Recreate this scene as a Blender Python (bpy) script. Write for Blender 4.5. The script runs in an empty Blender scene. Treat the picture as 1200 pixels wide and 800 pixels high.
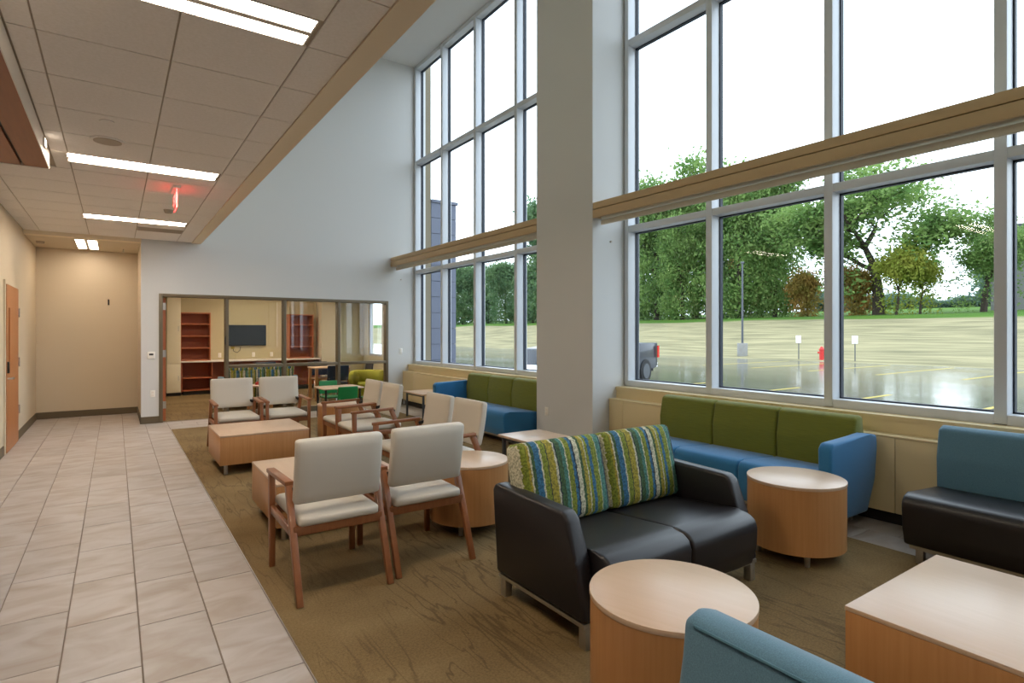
import bpy, bmesh, math, random
import numpy as np
from mathutils import Vector, Matrix

sc = bpy.context.scene
C = sc.collection
R = math.radians
random.seed(7)

# ------------------------------------------------------------------ camera
F_PX, VPX, VPY, EYE = 670.0, 135.0, 390.0, 1.5      # image taken as 1200 x 800
YAW = math.atan((600 - VPX) / F_PX)
cam_d = bpy.data.cameras.new('camera'); cam = bpy.data.objects.new('camera', cam_d); C.objects.link(cam)
cam.location = (0, 0, EYE); cam.rotation_euler = (math.pi / 2, 0, -YAW)
cam_d.sensor_width = 36; cam_d.lens = F_PX / 1200 * 36; cam_d.shift_y = -(400 - VPY) / 1200
cam_d.clip_end = 1000
sc.camera = cam

# ------------------------------------------------------------------ world (bright overcast) and exposure
w = bpy.data.worlds.new('overcast_sky'); sc.world = w; w.use_nodes = True
nt = w.node_tree; bg = nt.nodes['Background']
tc = nt.nodes.new('ShaderNodeTexCoord'); mp = nt.nodes.new('ShaderNodeMapping'); mp.inputs['Scale'].default_value = (1.2, 1.2, 3.5)
nz = nt.nodes.new('ShaderNodeTexNoise'); nz.inputs['Scale'].default_value = 1.6; nz.inputs['Detail'].default_value = 3
cr = nt.nodes.new('ShaderNodeValToRGB')
cr.color_ramp.elements[0].position = .3; cr.color_ramp.elements[0].color = (.74, .85, 1.0, 1)
cr.color_ramp.elements[1].position = .7; cr.color_ramp.elements[1].color = (.86, .93, 1.0, 1)
nt.links.new(tc.outputs['Generated'], mp.inputs[0]); nt.links.new(mp.outputs[0], nz.inputs['Vector'])
nt.links.new(nz.outputs['Fac'], cr.inputs[0]); nt.links.new(cr.outputs[0], bg.inputs[0])
SKY = 3.0
bg.inputs[1].default_value = SKY
vs = sc.view_settings
vs.view_transform = 'Standard'; vs.look = 'None'; vs.gamma = 1; vs.use_curve_mapping = False
vs.exposure = 0.3
LAMP = 37.0
LAMP_COL = (1.0, .84, .67)
sc.cycles.max_bounces = 14; sc.cycles.diffuse_bounces = 9; sc.cycles.transparent_max_bounces = 24

# ------------------------------------------------------------------ helpers: colours and materials
def L(r, g, b):
    f = lambda c: (c / 255 / 12.92) if c / 255 <= .04045 else ((c / 255 + .055) / 1.055) ** 2.4
    return (f(r), f(g), f(b), 1)

def mat(name, col, rough=.6, metal=0, noise=None, bump=None, spec=.5, coat=0, sheen=0):
    """noise = (scale xyz, second colour, contrast); bump = (scale, strength, distance)"""
    m = bpy.data.materials.new(name); m.use_nodes = True
    n = m.node_tree; b = n.nodes['Principled BSDF']
    b.inputs['Base Color'].default_value = col; b.inputs['Roughness'].default_value = rough
    b.inputs['Metallic'].default_value = metal; b.inputs['Specular IOR Level'].default_value = spec
    b.inputs['Coat Weight'].default_value = coat; b.inputs['Sheen Weight'].default_value = sheen
    if noise or bump:
        t = n.nodes.new('ShaderNodeTexCoord')
    if noise:
        mp = n.nodes.new('ShaderNodeMapping'); mp.inputs['Scale'].default_value = noise[0]
        nz = n.nodes.new('ShaderNodeTexNoise'); nz.inputs['Scale'].default_value = 1; nz.inputs['Detail'].default_value = 4
        cr = n.nodes.new('ShaderNodeValToRGB'); k = noise[2]
        cr.color_ramp.elements[0].position = .5 - k; cr.color_ramp.elements[0].color = col
        cr.color_ramp.elements[1].position = .5 + k; cr.color_ramp.elements[1].color = noise[1]
        n.links.new(t.outputs['Object'], mp.inputs[0]); n.links.new(mp.outputs[0], nz.inputs['Vector'])
        n.links.new(nz.outputs['Fac'], cr.inputs[0]); n.links.new(cr.outputs[0], b.inputs['Base Color'])
    if bump:
        z2 = n.nodes.new('ShaderNodeTexNoise'); z2.inputs['Scale'].default_value = bump[0]; z2.inputs['Detail'].default_value = 3
        bm_ = n.nodes.new('ShaderNodeBump'); bm_.inputs['Strength'].default_value = bump[1]; bm_.inputs['Distance'].default_value = bump[2]
        n.links.new(t.outputs['Object'], z2.inputs['Vector']); n.links.new(z2.outputs['Fac'], bm_.inputs['Height'])
        n.links.new(bm_.outputs[0], b.inputs['Normal'])
    return m

def emit(name, col, s):
    m = bpy.data.materials.new(name); m.use_nodes = True
    n = m.node_tree; b = n.nodes['Principled BSDF']
    b.inputs['Base Color'].default_value = (.8, .8, .8, 1)
    b.inputs['Emission Color'].default_value = (*col, 1); b.inputs['Emission Strength'].default_value = s
    return m

def glass(name, tint=(.97, .99, .985, 1), refl=.22):
    m = bpy.data.materials.new(name); m.use_nodes = True
    n = m.node_tree; n.nodes.clear()
    o = n.nodes.new('ShaderNodeOutputMaterial'); mx = n.nodes.new('ShaderNodeMixShader')
    tr = n.nodes.new('ShaderNodeBsdfTransparent'); tr.inputs[0].default_value = tint
    gl = n.nodes.new('ShaderNodeBsdfGlossy'); gl.inputs['Roughness'].default_value = .0
    fr = n.nodes.new('ShaderNodeFresnel'); fr.inputs[0].default_value = 1.45
    ge = n.nodes.new('ShaderNodeNewGeometry'); mi = n.nodes.new('ShaderNodeMix')       # same reflectance on both faces of the pane
    mi.inputs[2].default_value = 1.45; mi.inputs[3].default_value = 1 / 1.45
    n.links.new(ge.outputs['Backfacing'], mi.inputs[0]); n.links.new(mi.outputs[0], fr.inputs[0])
    mu = n.nodes.new('ShaderNodeMath'); mu.operation = 'MULTIPLY'; mu.inputs[1].default_value = refl
    n.links.new(fr.outputs[0], mu.inputs[0]); n.links.new(mu.outputs[0], mx.inputs[0])
    n.links.new(tr.outputs[0], mx.inputs[1]); n.links.new(gl.outputs[0], mx.inputs[2]); n.links.new(mx.outputs[0], o.inputs[0])
    return m

M = {}
M['paint'] = mat('wall_paint', L(206, 207, 207), .75, bump=(180, .08, .002))
M['paint_tan'] = mat('wall_paint_tan', L(200, 186, 162), .55, bump=(180, .08, .002))
M['paint_cream'] = mat('cream_paint', L(222, 212, 184), .5)
M['paint_olive'] = mat('olive_paint', L(188, 178, 142), .7)
M['act'] = mat('acoustic_tile', L(240, 235, 230), .9, noise=((60, 60, 60), L(232, 227, 220), .2), bump=(300, .25, .002))
M['grid'] = mat('ceiling_grid', L(176, 164, 148), .7)
M['gyp'] = mat('gypsum_band', L(228, 214, 188), .7)
M['base'] = mat('vinyl_base', L(92, 80, 60), .5)
M['kick'] = mat('kick_black', L(30, 27, 25), .5)
M['alu'] = mat('aluminium', L(206, 211, 218), .42, .1)
M['gasket'] = mat('gasket', L(30, 40, 55), .6)
M['bronze'] = mat('bronze_frame', L(104, 92, 72), .45, .2)
M['glass'] = glass('window_glass'); M['glass_in'] = glass('interior_glass', (.97, .98, .975, 1), 1.0)
M['shade_box'] = mat('shade_fascia', L(190, 164, 124), .5)
M['shade_cloth'] = mat('shade_cloth', L(205, 200, 185), .8)
M['heater'] = mat('heater_enamel', L(214, 196, 152), .4)
M['maple'] = mat('maple_side', L(190, 140, 90), .38, noise=((60, 60, 2.5), L(172, 120, 72), .35), coat=.1)
M['maple_top'] = mat('maple_top', L(204, 176, 150), .33, noise=((45, 3, 45), L(196, 166, 136), .35), spec=.7)  # paler than the sides: broad window reflection painted into the base colour
M['chairwood'] = mat('chair_wood', L(150, 96, 58), .4, noise=((50, 50, 4), L(126, 76, 44), .35), coat=.15)
M['vinyl'] = mat('cream_vinyl', L(194, 187, 174), .45, bump=(400, .15, .001))
M['black_vinyl'] = mat('black_vinyl', L(28, 25, 28), .4, bump=(350, .2, .001))
M['blue'] = mat('blue_fabric', L(36, 116, 168), .8, noise=((300, 300, 300), L(30, 102, 152), .2), bump=(500, .3, .001), sheen=.2)
M['green'] = mat('green_fabric', L(118, 122, 34), .8, noise=((14, 8, 200), L(98, 104, 24), .3), bump=(500, .3, .001), sheen=.15)
M['teal'] = mat('teal_fabric', L(90, 130, 152), .85, noise=((350, 350, 350), L(72, 110, 132), .2), bump=(500, .35, .001), sheen=.2)
M['piping'] = mat('teal_piping', L(66, 106, 124), .8)
M['steel'] = mat('brushed_steel', L(190, 188, 184), .3, .9)
M['door'] = mat('door_veneer', L(176, 112, 62), .4, noise=((40, 40, 3), L(156, 94, 50), .35), coat=.1)
M['cherry'] = mat('cherry_shelf', L(184, 104, 62), .4, noise=((40, 40, 3), L(166, 90, 50), .35))
M['cherry_in'] = mat('cherry_back', L(156, 80, 48), .5)
M['cloudwood'] = mat('cloud_wood', L(158, 88, 40), .4, noise=((40, 3, 40), L(138, 74, 32), .35))
M['white'] = mat('white_plastic', L(232, 230, 224), .4)
M['trimwhite'] = mat('white_metal_trim', L(226, 218, 208), .4)
M['black'] = mat('black_plastic', L(22, 22, 24), .35)
M['screen'] = mat('tv_screen', L(34, 40, 48), .12)
M['lens'] = emit('light_lens', LAMP_COL, LAMP)
M['lens_dim'] = emit('downlight_lens', LAMP_COL, 5)
M['lens_alcove'] = emit('alcove_lens', LAMP_COL, 15)
M['red_led'] = emit('exit_red', (1, .03, .03), 5)
M['redplast'] = mat('red_plastic', L(190, 40, 34), .4)
M['kidgreen'] = mat('green_plastic', L(20, 120, 60), .4)
M['olive'] = mat('olive_fabric', L(150, 150, 40), .8)
M['navy'] = mat('navy_plastic', L(22, 30, 50), .4)
M['brick'] = mat('pier_brick', L(130, 120, 100), .85)
M['panelgrey'] = mat('metal_panel', L(98, 104, 122), .5, .2)
M['concrete'] = mat('concrete', L(140, 140, 138), .85, noise=((3, 3, 3), L(124, 122, 118), .3))
M['kerbgrey'] = mat('kerb_grey', L(104, 102, 88), .9)
M['yellow'] = mat('stripe_paint', L(160, 142, 40), .6)
M['bark'] = mat('bark', L(62, 52, 42), .9, noise=((4, 4, 1), L(48, 40, 32), .3))
M['polegrey'] = mat('pole_grey', L(78, 82, 88), .5, .3)
M['truckpaint'] = mat('truck_paint', L(34, 42, 56), .3, .2, coat=.4)
M['tyre'] = mat('tyre', L(28, 28, 30), .8)
M['chrome'] = mat('chrome', L(225, 225, 228), .12, 1)
M['tail'] = mat('tail_lamp', L(200, 30, 24), .2)
M['farwall'] = mat('far_wall', L(130, 128, 128), .8)

def tile_mat():
    m = bpy.data.materials.new('porcelain_tile'); m.use_nodes = True
    n = m.node_tree; b = n.nodes['Principled BSDF']; b.inputs['Roughness'].default_value = .42
    t = n.nodes.new('ShaderNodeTexCoord'); oi = n.nodes.new('ShaderNodeObjectInfo')
    ad = n.nodes.new('ShaderNodeVectorMath'); ad.operation = 'ADD'
    sc_ = n.nodes.new('ShaderNodeVectorMath'); sc_.operation = 'SCALE'; sc_.inputs['Scale'].default_value = 37
    cb = n.nodes.new('ShaderNodeCombineXYZ')
    for i in range(3): n.links.new(oi.outputs['Random'], cb.inputs[i])
    n.links.new(cb.outputs[0], sc_.inputs[0]); n.links.new(t.outputs['Object'], ad.inputs[0]); n.links.new(sc_.outputs[0], ad.inputs[1])
    mp = n.nodes.new('ShaderNodeMapping'); mp.inputs['Scale'].default_value = (3, 6, 3); mp.inputs['Rotation'].default_value = (0, 0, -.35)
    nz = n.nodes.new('ShaderNodeTexNoise'); nz.inputs['Scale'].default_value = 1; nz.inputs['Detail'].default_value = 6; nz.inputs['Distortion'].default_value = .8
    cr = n.nodes.new('ShaderNodeValToRGB')
    cr.color_ramp.elements[0].position = .3; cr.color_ramp.elements[0].color = L(156, 142, 130)
    cr.color_ramp.elements[1].position = .62; cr.color_ramp.elements[1].color = L(176, 169, 164)
    n.links.new(ad.outputs[0], mp.inputs[0]); n.links.new(mp.outputs[0], nz.inputs['Vector']); n.links.new(nz.outputs['Fac'], cr.inputs[0])
    hv = n.nodes.new('ShaderNodeHueSaturation')
    ma = n.nodes.new('ShaderNodeMath'); ma.operation = 'MULTIPLY_ADD'; ma.inputs[1].default_value = .14; ma.inputs[2].default_value = .93
    n.links.new(oi.outputs['Random'], ma.inputs[0]); n.links.new(ma.outputs[0], hv.inputs['Value'])
    n.links.new(cr.outputs[0], hv.inputs['Color']); n.links.new(hv.outputs[0], b.inputs['Base Color'])
    return m
M['tile'] = tile_mat()
M['grout'] = mat('grout', L(136, 124, 112), .9)

def carpet_mat():
    m = bpy.data.materials.new('branch_carpet'); m.use_nodes = True
    n = m.node_tree; b = n.nodes['Principled BSDF']; b.inputs['Roughness'].default_value = .95; b.inputs['Specular IOR Level'].default_value = .2
    t = n.nodes.new('ShaderNodeTexCoord')
    def noise(scale, rot, det=4, dist=0.):
        mp = n.nodes.new('ShaderNodeMapping'); mp.inputs['Scale'].default_value = scale; mp.inputs['Rotation'].default_value = (0, 0, rot)
        z = n.nodes.new('ShaderNodeTexNoise'); z.inputs['Scale'].default_value = 1; z.inputs['Detail'].default_value = det; z.inputs['Distortion'].default_value = dist
        n.links.new(t.outputs['Object'], mp.inputs[0]); n.links.new(mp.outputs[0], z.inputs['Vector']); return z
    def ramp(src, stops):
        cr = n.nodes.new('ShaderNodeValToRGB'); e = cr.color_ramp.elements
        e[0].position, e[0].color = stops[0]; e[1].position, e[1].color = stops[-1]
        for p, c in stops[1:-1]:
            k = e.new(p); k.color = c
        n.links.new(src, cr.inputs[0]); return cr
    W_, K_ = (1, 1, 1, 1), (0, 0, 0, 1)
    base = ramp(noise((1.1, 1.6, 1), .3).outputs['Fac'], [(.3, L(112, 92, 60)), (.5, L(123, 102, 68)), (.72, L(136, 115, 80))])
    fine = ramp(noise((90, 90, 1), 0).outputs['Fac'], [(.35, (.82, .82, .82, 1)), (.65, (1.1, 1.1, 1.1, 1))])
    v1 = noise((5.2, .75, 1), .30, 3, .35); v2 = noise((8.0, 1.0, 1), .12, 3, .3)
    l1 = ramp(v1.outputs['Fac'], [(.482, K_), (.498, W_), (.502, W_), (.518, K_)])
    l2 = ramp(v2.outputs['Fac'], [(.484, K_), (.498, W_), (.502, W_), (.516, K_)])
    mask = ramp(noise((.9, .9, 1), 1.0).outputs['Fac'], [(.4, K_), (.55, W_)])
    mx = n.nodes.new('ShaderNodeMath'); mx.operation = 'MAXIMUM'
    n.links.new(l1.outputs[0], mx.inputs[0]); n.links.new(l2.outputs[0], mx.inputs[1])
    mm = n.nodes.new('ShaderNodeMath'); mm.operation = 'MULTIPLY'
    n.links.new(mx.outputs[0], mm.inputs[0]); n.links.new(mask.outputs[0], mm.inputs[1])
    m5 = n.nodes.new('ShaderNodeMath'); m5.operation = 'MULTIPLY'; m5.inputs[1].default_value = .5
    n.links.new(mm.outputs[0], m5.inputs[0])
    mul = n.nodes.new('ShaderNodeMix'); mul.data_type = 'RGBA'; mul.blend_type = 'MULTIPLY'; mul.inputs[0].default_value = 1
    n.links.new(base.outputs[0], mul.inputs[6]); n.links.new(fine.outputs[0], mul.inputs[7])
    mix = n.nodes.new('ShaderNodeMix'); mix.data_type = 'RGBA'; mix.inputs[7].default_value = L(62, 48, 30)
    n.links.new(m5.outputs[0], mix.inputs[0]); n.links.new(mul.outputs[2], mix.inputs[6]); n.links.new(mix.outputs[2], b.inputs['Base Color'])
    bp = n.nodes.new('ShaderNodeBump'); bp.inputs['Strength'].default_value = .5; bp.inputs['Distance'].default_value = .003
    z = noise((220, 220, 1), 0); n.links.new(z.outputs['Fac'], bp.inputs['Height']); n.links.new(bp.outputs[0], b.inputs['Normal'])
    return m
M['carpet'] = carpet_mat()

def stripe_mat(name, axis=0, freq=1.55, phase=0.0):
    """upright woven stripes with ragged edges and speckle, along a local axis"""
    m = bpy.data.materials.new(name); m.use_nodes = True
    n = m.node_tree; b = n.nodes['Principled BSDF']; b.inputs['Roughness'].default_value = .85
    t = n.nodes.new('ShaderNodeTexCoord'); sp = n.nodes.new('ShaderNodeSeparateXYZ'); n.links.new(t.outputs['Object'], sp.inputs[0])
    z = n.nodes.new('ShaderNodeTexNoise'); z.inputs['Scale'].default_value = 45; z.inputs['Detail'].default_value = 3
    n.links.new(t.outputs['Object'], z.inputs['Vector'])
    a = n.nodes.new('ShaderNodeMath'); a.operation = 'MULTIPLY_ADD'; a.inputs[1].default_value = .022; n.links.new(z.outputs['Fac'], a.inputs[0]); n.links.new(sp.outputs[axis], a.inputs[2])
    f = n.nodes.new('ShaderNodeMath'); f.operation = 'MULTIPLY_ADD'; f.inputs[1].default_value = freq; f.inputs[2].default_value = phase + .5; n.links.new(a.outputs[0], f.inputs[0])
    fr = n.nodes.new('ShaderNodeMath'); fr.operation = 'FRACT'; n.links.new(f.outputs[0], fr.inputs[0])
    G, D, B_, W_, Y, N, T = L(126, 136, 44), L(64, 92, 58), L(52, 104, 140), L(196, 192, 170), L(160, 146, 52), L(36, 44, 60), L(70, 120, 110)
    seq = [(G, 6), (W_, 1), (T, 6), (N, 1.6), (W_, 6), (G, 5), (Y, 2), (W_, 1.5), (D, 3), (B_, 6), (W_, 1.5), (G, 5), (N, .8), (Y, 7), (W_, 2), (N, 1), (D, 5), (T, 4), (W_, 1.2), (G, 5), (B_, 3), (N, 1.5), (W_, 5), (D, 3), (Y, 4), (W_, 1), (G, 3), (B_, 4)]
    tot = sum(q for _, q in seq); cr = n.nodes.new('ShaderNodeValToRGB'); cr.color_ramp.interpolation = 'CONSTANT'; e = cr.color_ramp.elements
    p = 0
    for i, (c_, q) in enumerate(seq):
        if i < 2: e[i].position = p / tot; e[i].color = c_
        else: k = e.new(p / tot); k.color = c_
        p += q
    n.links.new(fr.outputs[0], cr.inputs[0])
    z2 = n.nodes.new('ShaderNodeTexNoise'); z2.inputs['Scale'].default_value = 85; z2.inputs['Detail'].default_value = 2; n.links.new(t.outputs['Object'], z2.inputs['Vector'])
    c2 = n.nodes.new('ShaderNodeValToRGB'); c2.color_ramp.elements[0].position = .38; c2.color_ramp.elements[0].color = (.38, .42, .38, 1); c2.color_ramp.elements[1].position = .6; c2.color_ramp.elements[1].color = (1.12, 1.12, 1.05, 1)
    n.links.new(z2.outputs['Fac'], c2.inputs[0])
    mul = n.nodes.new('ShaderNodeMix'); mul.data_type = 'RGBA'; mul.blend_type = 'MULTIPLY'; mul.inputs[0].default_value = .8
    n.links.new(cr.outputs[0], mul.inputs[6]); n.links.new(c2.outputs[0], mul.inputs[7]); n.links.new(mul.outputs[2], b.inputs['Base Color'])
    return m
M['stripe'] = stripe_mat('striped_fabric', 0, 1.55, .18)

def leaf_mat(name, c1, c2):
    m = bpy.data.materials.new(name); m.use_nodes = True
    n = m.node_tree; b = n.nodes['Principled BSDF']; b.inputs['Roughness'].default_value = .7; b.inputs['Specular IOR Level'].default_value = .25
    t = n.nodes.new('ShaderNodeTexCoord'); z = n.nodes.new('ShaderNodeTexNoise'); z.inputs['Scale'].default_value = .7; z.inputs['Detail'].default_value = 4
    n.links.new(t.outputs['Object'], z.inputs['Vector'])
    cr = n.nodes.new('ShaderNodeValToRGB'); cr.color_ramp.elements[0].position = .35; cr.color_ramp.elements[0].color = c1; cr.color_ramp.elements[1].position = .65; cr.color_ramp.elements[1].color = c2
    n.links.new(z.outputs['Fac'], cr.inputs[0]); n.links.new(cr.outputs[0], b.inputs['Base Color'])
    tl = n.nodes.new('ShaderNodeBsdfTranslucent'); n.links.new(cr.outputs[0], tl.inputs[0])
    mx = n.nodes.new('ShaderNodeMixShader'); mx.inputs[0].default_value = .5
    o = n.nodes['Material Output']; n.links.new(b.outputs[0], mx.inputs[1]); n.links.new(tl.outputs[0], mx.inputs[2]); n.links.new(mx.outputs[0], o.inputs[0])
    return m
M['leaf_mid'] = leaf_mat('leaf_mid_green', L(88, 122, 64), L(138, 164, 94))  # green desaturated a little, distance haze painted into the leaves
M['leaf_dark'] = leaf_mat('leaf_dark_green', L(78, 108, 76), L(112, 140, 94))
M['leaf_yellow'] = leaf_mat('leaf_yellow_green', L(116, 134, 52), L(156, 158, 70))
M['leaf_rust'] = leaf_mat('leaf_rust', L(132, 122, 60), L(164, 128, 70))
M['leaf_far'] = leaf_mat('leaf_far', L(112, 136, 124), L(130, 152, 128))  # lightened blue-green: aerial haze is put into the leaf colour itself

def ground_mat():
    m = bpy.data.materials.new('meadow'); m.use_nodes = True
    n = m.node_tree; b = n.nodes['Principled BSDF']; b.inputs['Roughness'].default_value = .95; b.inputs['Specular IOR Level'].default_value = .1
    t = n.nodes.new('ShaderNodeTexCoord'); sp = n.nodes.new('ShaderNodeSeparateXYZ'); n.links.new(t.outputs['Object'], sp.inputs[0])
    def nz(s, d=5):
        mp = n.nodes.new('ShaderNodeMapping'); mp.inputs['Scale'].default_value = s
        z = n.nodes.new('ShaderNodeTexNoise'); z.inputs['Scale'].default_value = 1; z.inputs['Detail'].default_value = d
        n.links.new(t.outputs['Object'], mp.inputs[0]); n.links.new(mp.outputs[0], z.inputs['Vector']); return z
    dry = n.nodes.new('ShaderNodeValToRGB'); e = dry.color_ramp.elements
    e[0].position = .32; e[0].color = L(112, 108, 84); e[1].position = .66; e[1].color = L(152, 144, 112)
    n.links.new(nz((1.6, .22, 1), 8).outputs['Fac'], dry.inputs[0])
    grn = n.nodes.new('ShaderNodeValToRGB'); e = grn.color_ramp.elements
    e[0].position = .3; e[0].color = L(62, 96, 36); e[1].position = .7; e[1].color = L(86, 116, 44)
    n.links.new(nz((.2, .1, 1)).outputs['Fac'], grn.inputs[0])
    ad = n.nodes.new('ShaderNodeMath'); ad.operation = 'MULTIPLY_ADD'; ad.inputs[1].default_value = 5; n.links.new(nz((.06, .06, 1)).outputs['Fac'], ad.inputs[0]); n.links.new(sp.outputs[0], ad.inputs[2])
    mr = n.nodes.new('ShaderNodeMapRange'); mr.inputs[1].default_value = 58.5; mr.inputs[2].default_value = 60; n.links.new(ad.outputs[0], mr.inputs[0])
    mix = n.nodes.new('ShaderNodeMix'); mix.data_type = 'RGBA'; n.links.new(mr.outputs[0], mix.inputs[0]); n.links.new(dry.outputs[0], mix.inputs[6]); n.links.new(grn.outputs[0], mix.inputs[7])
    n.links.new(mix.outputs[2], b.inputs['Base Color'])
    return m
M['meadow'] = ground_mat()

def asphalt_mat():
    m = bpy.data.materials.new('wet_asphalt'); m.use_nodes = True
    n = m.node_tree; b = n.nodes['Principled BSDF']; b.inputs['Base Color'].default_value = L(104, 103, 94)
    t = n.nodes.new('ShaderNodeTexCoord'); mp = n.nodes.new('ShaderNodeMapping'); mp.inputs['Scale'].default_value = (.25, .09, 1)
    z = n.nodes.new('ShaderNodeTexNoise'); z.inputs['Scale'].default_value = 1; z.inputs['Detail'].default_value = 4
    n.links.new(t.outputs['Object'], mp.inputs[0]); n.links.new(mp.outputs[0], z.inputs['Vector'])
    mr = n.nodes.new('ShaderNodeMapRange'); mr.inputs[1].default_value = .35; mr.inputs[2].default_value = .65; mr.inputs[3].default_value = .09; mr.inputs[4].default_value = .17
    n.links.new(z.outputs['Fac'], mr.inputs[0]); n.links.new(mr.outputs[0], b.inputs['Roughness']); b.inputs['Specular IOR Level'].default_value = .8
    return m
M['asphalt'] = asphalt_mat()

# ------------------------------------------------------------------ helpers: meshes and objects
def bm_box(bm, x0, x1, y0, y1, z0, z1):
    vs_ = [bm.verts.new(p) for p in ((x0, y0, z0), (x1, y0, z0), (x1, y1, z0), (x0, y1, z0), (x0, y0, z1), (x1, y0, z1), (x1, y1, z1), (x0, y1, z1))]
    return [bm.faces.new([vs_[i] for i in f]) for f in ((3, 2, 1, 0), (4, 5, 6, 7), (0, 1, 5, 4), (1, 2, 6, 5), (2, 3, 7, 6), (3, 0, 4, 7))]

def bm_bar(bm, p0, p1, w0, d0, w1=None, d1=None, side=(1, 0, 0)):
    """square bar from p0 to p1; w along 'side', d across it"""
    p0, p1, s = Vector(p0), Vector(p1), Vector(side)
    w1 = w0 if w1 is None else w1; d1 = d0 if d1 is None else d1
    t = (p1 - p0).normalized(); u = (s - t * s.dot(t)).normalized(); v = t.cross(u)
    r = []
    for p, w_, d_ in ((p0, w0, d0), (p1, w1, d1)):
        r.append([bm.verts.new(p + u * (a * w_ / 2) + v * (b * d_ / 2)) for a, b in ((-1, -1), (1, -1), (1, 1), (-1, 1))])
    bm.faces.new(r[0][::-1]); bm.faces.new(r[1])
    for i in range(4): bm.faces.new((r[0][i], r[0][(i + 1) % 4], r[1][(i + 1) % 4], r[1][i]))

def bm_cyl(bm, c, r, h, n=24, r2=None, axis='Z'):
    m = Matrix.Translation(Vector(c) + (Vector((0, 0, h / 2)) if axis == 'Z' else Vector((0, 0, 0))))
    if axis == 'X': m = m @ Matrix.Rotation(R(90), 4, 'Y')
    if axis == 'Y': m = m @ Matrix.Rotation(R(90), 4, 'X')
    bmesh.ops.create_cone(bm, cap_ends=True, segments=n, radius1=r, radius2=r if r2 is None else r2, depth=h, matrix=m)

def bm_tube(bm, pts, rad, n=6):
    rad = rad if hasattr(rad, '__len__') else [rad] * len(pts); rings = []
    for i, p in enumerate(pts):
        p = Vector(p); a = Vector(pts[max(0, i - 1)]); b = Vector(pts[min(len(pts) - 1, i + 1)]); t = (b - a).normalized()
        u = t.cross(Vector((0, 0, 1)) if abs(t.z) < .9 else Vector((1, 0, 0))).normalized(); v = t.cross(u)
        rings.append([bm.verts.new(p + (u * math.cos(k * 2 * math.pi / n) + v * math.sin(k * 2 * math.pi / n)) * rad[i]) for k in range(n)])
    for a, b in zip(rings, rings[1:]):
        for k in range(n): bm.faces.new((a[k], a[(k + 1) % n], b[(k + 1) % n], b[k]))
    bm.faces.new(rings[0][::-1]); bm.faces.new(rings[-1])

def bm_prism(bm, poly, a0, a1, axis='X'):
    """extrude a 2-D polygon: axis X -> (y,z) polygon, axis Y -> (x,z), axis Z -> (x,y)"""
    def P(q, a): return {'X': (a, q[0], q[1]), 'Y': (q[0], a, q[1]), 'Z': (q[0], q[1], a)}[axis]
    A = [bm.verts.new(P(q, a0)) for q in poly]; B = [bm.verts.new(P(q, a1)) for q in poly]; n = len(poly)
    bm.faces.new(A); bm.faces.new(B[::-1])
    for i in range(n): bm.faces.new((A[i], B[i], B[(i + 1) % n], A[(i + 1) % n]))

def bm_rbox(bm, x0, x1, y0, y1, z0, z1, r, n=6, crown=(0, 0, 0)):
    """soft box: rounded edges of radius r and bulging faces (crown in metres per axis)"""
    c = Vector(((x0 + x1) / 2, (y0 + y1) / 2, (z0 + z1) / 2)); h = Vector(((x1 - x0) / 2, (y1 - y0) / 2, (z1 - z0) / 2))
    t = bmesh.new(); bmesh.ops.create_cube(t, size=2)
    bmesh.ops.subdivide_edges(t, edges=t.edges[:], cuts=n, use_grid_fill=True)
    for v in t.verts:
        q = v.co.copy()
        # concentrate the grid near the edges so the rounding has enough points
        q = Vector([math.copysign(1 - (1 - abs(k)) ** 1.7, k) for k in q])
        p = Vector([q[i] * h[i] for i in range(3)])
        inn = Vector([max(-(h[i] - r), min(h[i] - r, p[i])) for i in range(3)])
        d = p - inn
        if d.length > 1e-9: p = inn + d.normalized() * min(r, d.length if max(abs(d[0]), abs(d[1]), abs(d[2])) < r * .999 else r)
        for i in range(3):
            if crown[i]:
                j, k = [a for a in range(3) if a != i]
                p[i] += math.copysign(crown[i], p[i]) * (abs(p[i]) / h[i]) * (1 - q[j] ** 2) ** .6 * (1 - q[k] ** 2) ** .6
        v.co = p + c
    me = bpy.data.meshes.new('tmp'); t.to_mesh(me); t.free(); bm.from_mesh(me); bpy.data.meshes.remove(me)

def obj(name, bm, m, parent=None, smooth=False, bevel=0, seg=2, loc=None):
    if bevel:
        bmesh.ops.bevel(bm, geom=bm.edges[:], offset=bevel, segments=seg, affect='EDGES', profile=.5, clamp_overlap=True)
    bmesh.ops.recalc_face_normals(bm, faces=bm.faces[:])
    me = bpy.data.meshes.new(name); bm.to_mesh(me); bm.free()
    me.materials.append(M[m] if isinstance(m, str) else m)
    if smooth:
        for p in me.polygons: p.use_smooth = True
        if smooth == 'auto':
            me.set_sharp_from_angle(angle=R(40))
    o = bpy.data.objects.new(name, me); C.objects.link(o)
    if parent: o.parent = parent
    if loc: o.location = loc
    return o

def box(name, m, x0, x1, y0, y1, z0, z1, parent=None, bevel=0):
    b = bmesh.new(); bm_box(b, x0, x1, y0, y1, z0, z1); return obj(name, b, m, parent, 'auto' if bevel else False, bevel)

def tag(o, label, cat, group=None):
    o['label'] = label; o['category'] = cat
    if group: o['group'] = group
    return o

def struct(o, label=None, kind='structure'):
    o['kind'] = kind
    if label: o['label'] = label
    return o

def thing(name, label, cat, loc=(0, 0, 0), rz=0, group=None):
    o = bpy.data.objects.new(name, None); C.objects.link(o); o.location = loc; o.rotation_euler = (0, 0, rz)
    o.empty_display_size = .1
    return tag(o, label, cat, group)

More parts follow.
